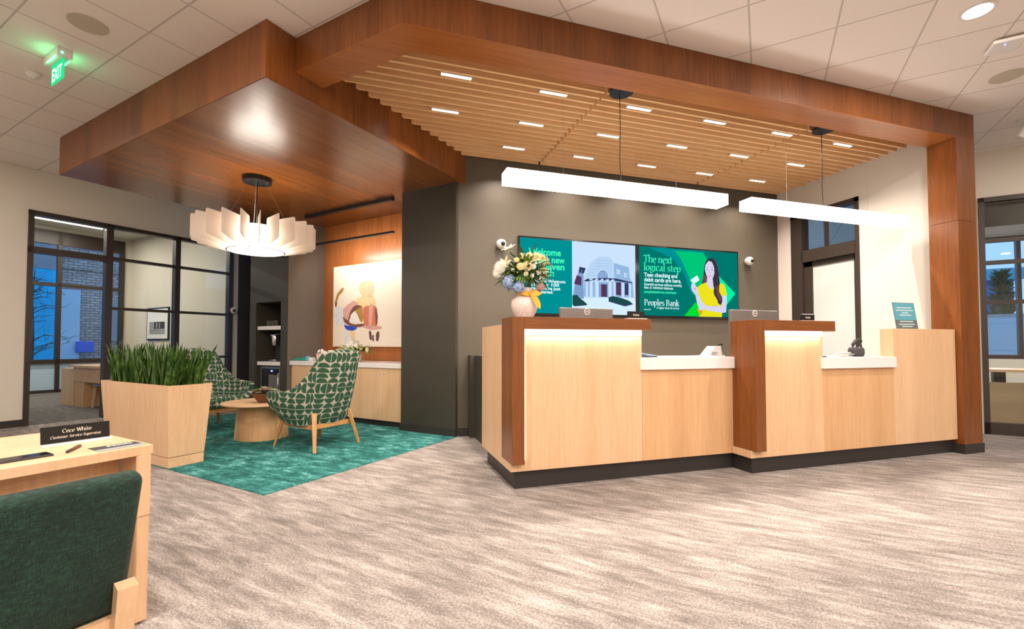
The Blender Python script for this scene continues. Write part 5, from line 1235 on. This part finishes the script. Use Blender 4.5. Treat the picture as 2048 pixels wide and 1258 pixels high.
def tree(loc, h, lab, seed):
    tr_ = thing('bare_tree', lab, 'tree', loc, 0); rn = random.Random(seed)
    b_ = MB(); b_.tube([(0, 0, -.15), (.03, .02, h*.4), (-.02, .05, h*.75), (.05, 0, h)], [.055, .04, .025, .01], 8); b_.build('trunk', 'bark', tr_, smooth=True)
    b_ = MB()
    for k in range(46):
        z = h*rn.uniform(.22, .95); a_ = rn.uniform(0, 2*PI); l_ = rn.uniform(.4, 1.3)*(1.2-z/h); p0 = Vector((0, 0, z)); p1 = p0+Vector((math.cos(a_), math.sin(a_), .45))*l_*.5; p2 = p1+Vector((math.cos(a_+rn.uniform(-.5, .5)), math.sin(a_+.3), rn.uniform(-.2, .5)))*l_*.6
        b_.tube([p0, p1, p2], [.014, .009, .004], 5)
        for j in range(3):
            q0 = p0.lerp(p2, rn.uniform(.3, 1)); b_.tube([q0, q0+Vector((rn.uniform(-.3, .3), rn.uniform(-.3, .3), rn.uniform(-.1, .35)))], [.006, .003], 4)
    o = b_.build('branches', 'bark', tr_); tag(o, kind='stuff')
tree(L(-18.2, 4.55), 3.3, 'bare young tree outside the left office window', 4)
tree(L(-19.2, 8.4), 3.0, 'thin bare tree in front of the brick wall outside', 9)
# outdoors, right
b_ = MB(); b_.box(-14.9, 40, 12.66, 70, -.30, -.15); struct('ground_outside_right', b_, 'asphalt', lf=True)
bb = thing('blue_building', 'blue building in the distance through the right office window', 'building', L(8.6, 28), LROT)
b_ = MB(); b_.box(-3, .95, 0, 6, -.15, 4.0); b_.build('wall', 'building_blue', bb); b_ = MB(); b_.prism([(-3.3, -.3), (1.2, -.3), (1.2, 6.3), (-3.3, 6.3)], 4.0, 4.5); b_.build('roof', 'cyan_plastic', bb)
sw = thing('stone_retaining_wall', 'grey stone wall with pale panel outside the right office window', 'garden wall', L(6.2, 17.5), LROT)
b_ = MB(); b_.box(-2.5, 10, 0, .4, -.15, 2.0); b_.build('masonry', 'stone_out', sw); b_ = MB(); b_.box(-2.0, .15, -.05, -.001, .75, 1.9); b_.build('pale_panel', 'white_panel_out', sw)
cf = thing('conifer_tree', 'cone shaped evergreen outside the right office window', 'tree', L(7.05, 21.5), LROT)
b_ = MB(); b_.tube([(0, 0, -.15), (0, 0, 1)], .08, 8); b_.build('trunk', 'bark', cf)
b_ = MB(); rnd = random.Random(6)
for k in range(420):
    t_ = rnd.random()**.8; z = .6+2.9*t_; r_ = .45*(1-t_)+.03; a_ = rnd.uniform(0, 2*PI); petal(b_, (r_*.55*math.cos(a_), r_*.55*math.sin(a_), z), (math.cos(a_), math.sin(a_), .9), .35+.2*(1-t_), .12, curl=.0, n=2)
b_.lathe([(.36, .6), (.28, 1.5), (.15, 2.6), (0, 3.4)], n=14); o = b_.build('foliage', 'conifer', cf)
tree(L(9.4, 22.0), 6.2, 'tall dark tree right of the cone shaped evergreen outside', 14)

# ------------------------------------------------------------------ ceiling fittings
ex = thing('exit_sign', 'green glowing EXIT sign hanging from the tiled ceiling at upper left', 'exit sign', L(-5.36, 1.46, 0), LROT)
b_ = MB(); b_.box(-.175, .15, -.05, .05, ZC-.075, ZC-.001, .004); b_.build('housing', 'plastic_white', ex)
b_ = MB(); b_.box(-.145, .125, -.004, .004, ZC-.245, ZC-.076, .0); b_.build('panel', 'exit_green', ex)
b_ = MB(); text_bm(b_, 'EXIT', .16, -.125, -.006, ZC-.225, 'exit_text', .004, fit=.225)
text_bm(b_, 'EXIT', .16, -.125, .006, ZC-.225, 'exit_text', .004, fit=.225); b_.build('lettering', None, ex, recalc=False)
b_ = MB(); b_.sphere((.152, -.02, ZC-.045), .008, 8); b_.build('indicator_light', 'led_green', ex)
for sy in (-1, 1): arealight('lamp', (0, sy*.055, ZC-.09), .20, .015, 0.12, (.10, 1, .35), ex, (R(180-sy*25), 0, 0))
def disc(name, r, u, v, mat, lab, cat, rim=None, th=.006, group=None):
    d = thing(name, lab, cat, L(u, v, 0), LROT, group)
    b_ = MB(); b_.cyl(0, 0, ZC-th, ZC-.0005, r, n=48); b_.build('grille' if 'speaker' in name else 'rim', mat, d, angle=40); return d
disc('ceiling_speaker', .125, -4.655, 1.432, 'speaker_grille', 'round beige speaker grille in the ceiling right of the exit sign', 'speaker', group='round ceiling speakers')
disc('ceiling_speaker', .125, 2.04, 5.97, 'speaker_grille', 'round beige speaker grille in the ceiling at the right edge, below the access point', 'speaker', group='round ceiling speakers')
sd_ = thing('smoke_detector', 'small round white smoke detector on the ceiling left of the exit sign', 'smoke detector', L(-5.95, 1.45, 0), LROT)
b_ = MB(); b_.cyl(0, 0, ZC-.012, ZC-.0005, .065, n=32); b_.build('base', 'plastic_white', sd_, angle=40); b_ = MB(); b_.lathe([(0, ZC-.05), (.03, ZC-.048), (.05, ZC-.03), (.055, ZC-.012)], n=32); b_.build('dome', 'plastic_white', sd_, smooth=True)
ap = thing('wireless_access_point', 'square grey wireless unit with a tiny blue light on the ceiling at upper right', 'access point', L(1.80, 5.28, 0), LROT)
b_ = MB(); b_.box(-.105, .105, -.105, .105, ZC-.045, ZC-.014, .014, seg=3); b_.build('body', 'plastic_white', ap); b_ = MB(); b_.box(-.07, .07, -.07, .07, ZC-.014, ZC-.0005); b_.build('bracket', 'monitor_grey', ap)
b_ = MB(); b_.sphere((-.02, -.05, ZC-.046), .006, 8); b_.build('indicator_light', 'led_blue', ap)
tk = thing('track_spotlight', 'white cylinder spotlight on the ceiling at the far right edge', 'spotlight', L(2.60, 7.22, 0), LROT)
b_ = MB(); b_.cyl(0, 0, ZC-.02, ZC-.0005, .06, n=24); b_.build('base', 'plastic_white', tk); b_ = MB(); b_.tube([(0, 0, ZC-.02), (0, 0, ZC-.06)], .01, 8); b_.build('stem', 'plastic_white', tk)
b_ = MB(); b_.cyl(0, 0, -.09, .09, .038, n=24, rot=Matrix.Translation((-.03, -.03, ZC-.13)) @ Matrix.Rotation(R(28), 4, 'Y')); b_.build('head', 'plastic_white', tk, angle=40)
# downlights: one in view, the rest added out of view to brighten the lobby
dl = [(1.45, 4.68, 'round recessed downlight glowing in the tiled ceiling at top right')]
for u in (-7.6, -4.9, -2.2, .5, 3.2, 5.9):
    for v in (-3.6, -1.2, .55): dl.append((u, v, None))
dl += [(3.6, 2.6, None), (4.2, 6.4, None), (6.6, 3.0, None), (1.2, 2.0, None)]
for k, (u, v, lab) in enumerate(dl):
    d = thing('downlight', lab or 'round downlight added in the lobby ceiling out of view to brighten the room', 'ceiling light', L(u, v, 0), LROT, None if lab else 'added lobby downlights')
    b_ = MB(); b_.lathe([(.085, ZC-.0005), (.105, ZC-.0005), (.105, ZC-.005), (.085, ZC-.005), (.085, ZC-.0005)], n=40); b_.build('rim', 'plastic_white', d)
    b_ = MB(); b_.cyl(0, 0, ZC-.004, ZC-.001, .085, n=40); b_.build('lens', 'downlight_disc', d)
    arealight('lamp', L(u, v, ZC-.008), .17, .17, P_DOWN*(.5 if u < -3 else 1), (1, .88, .79), shape='DISK')
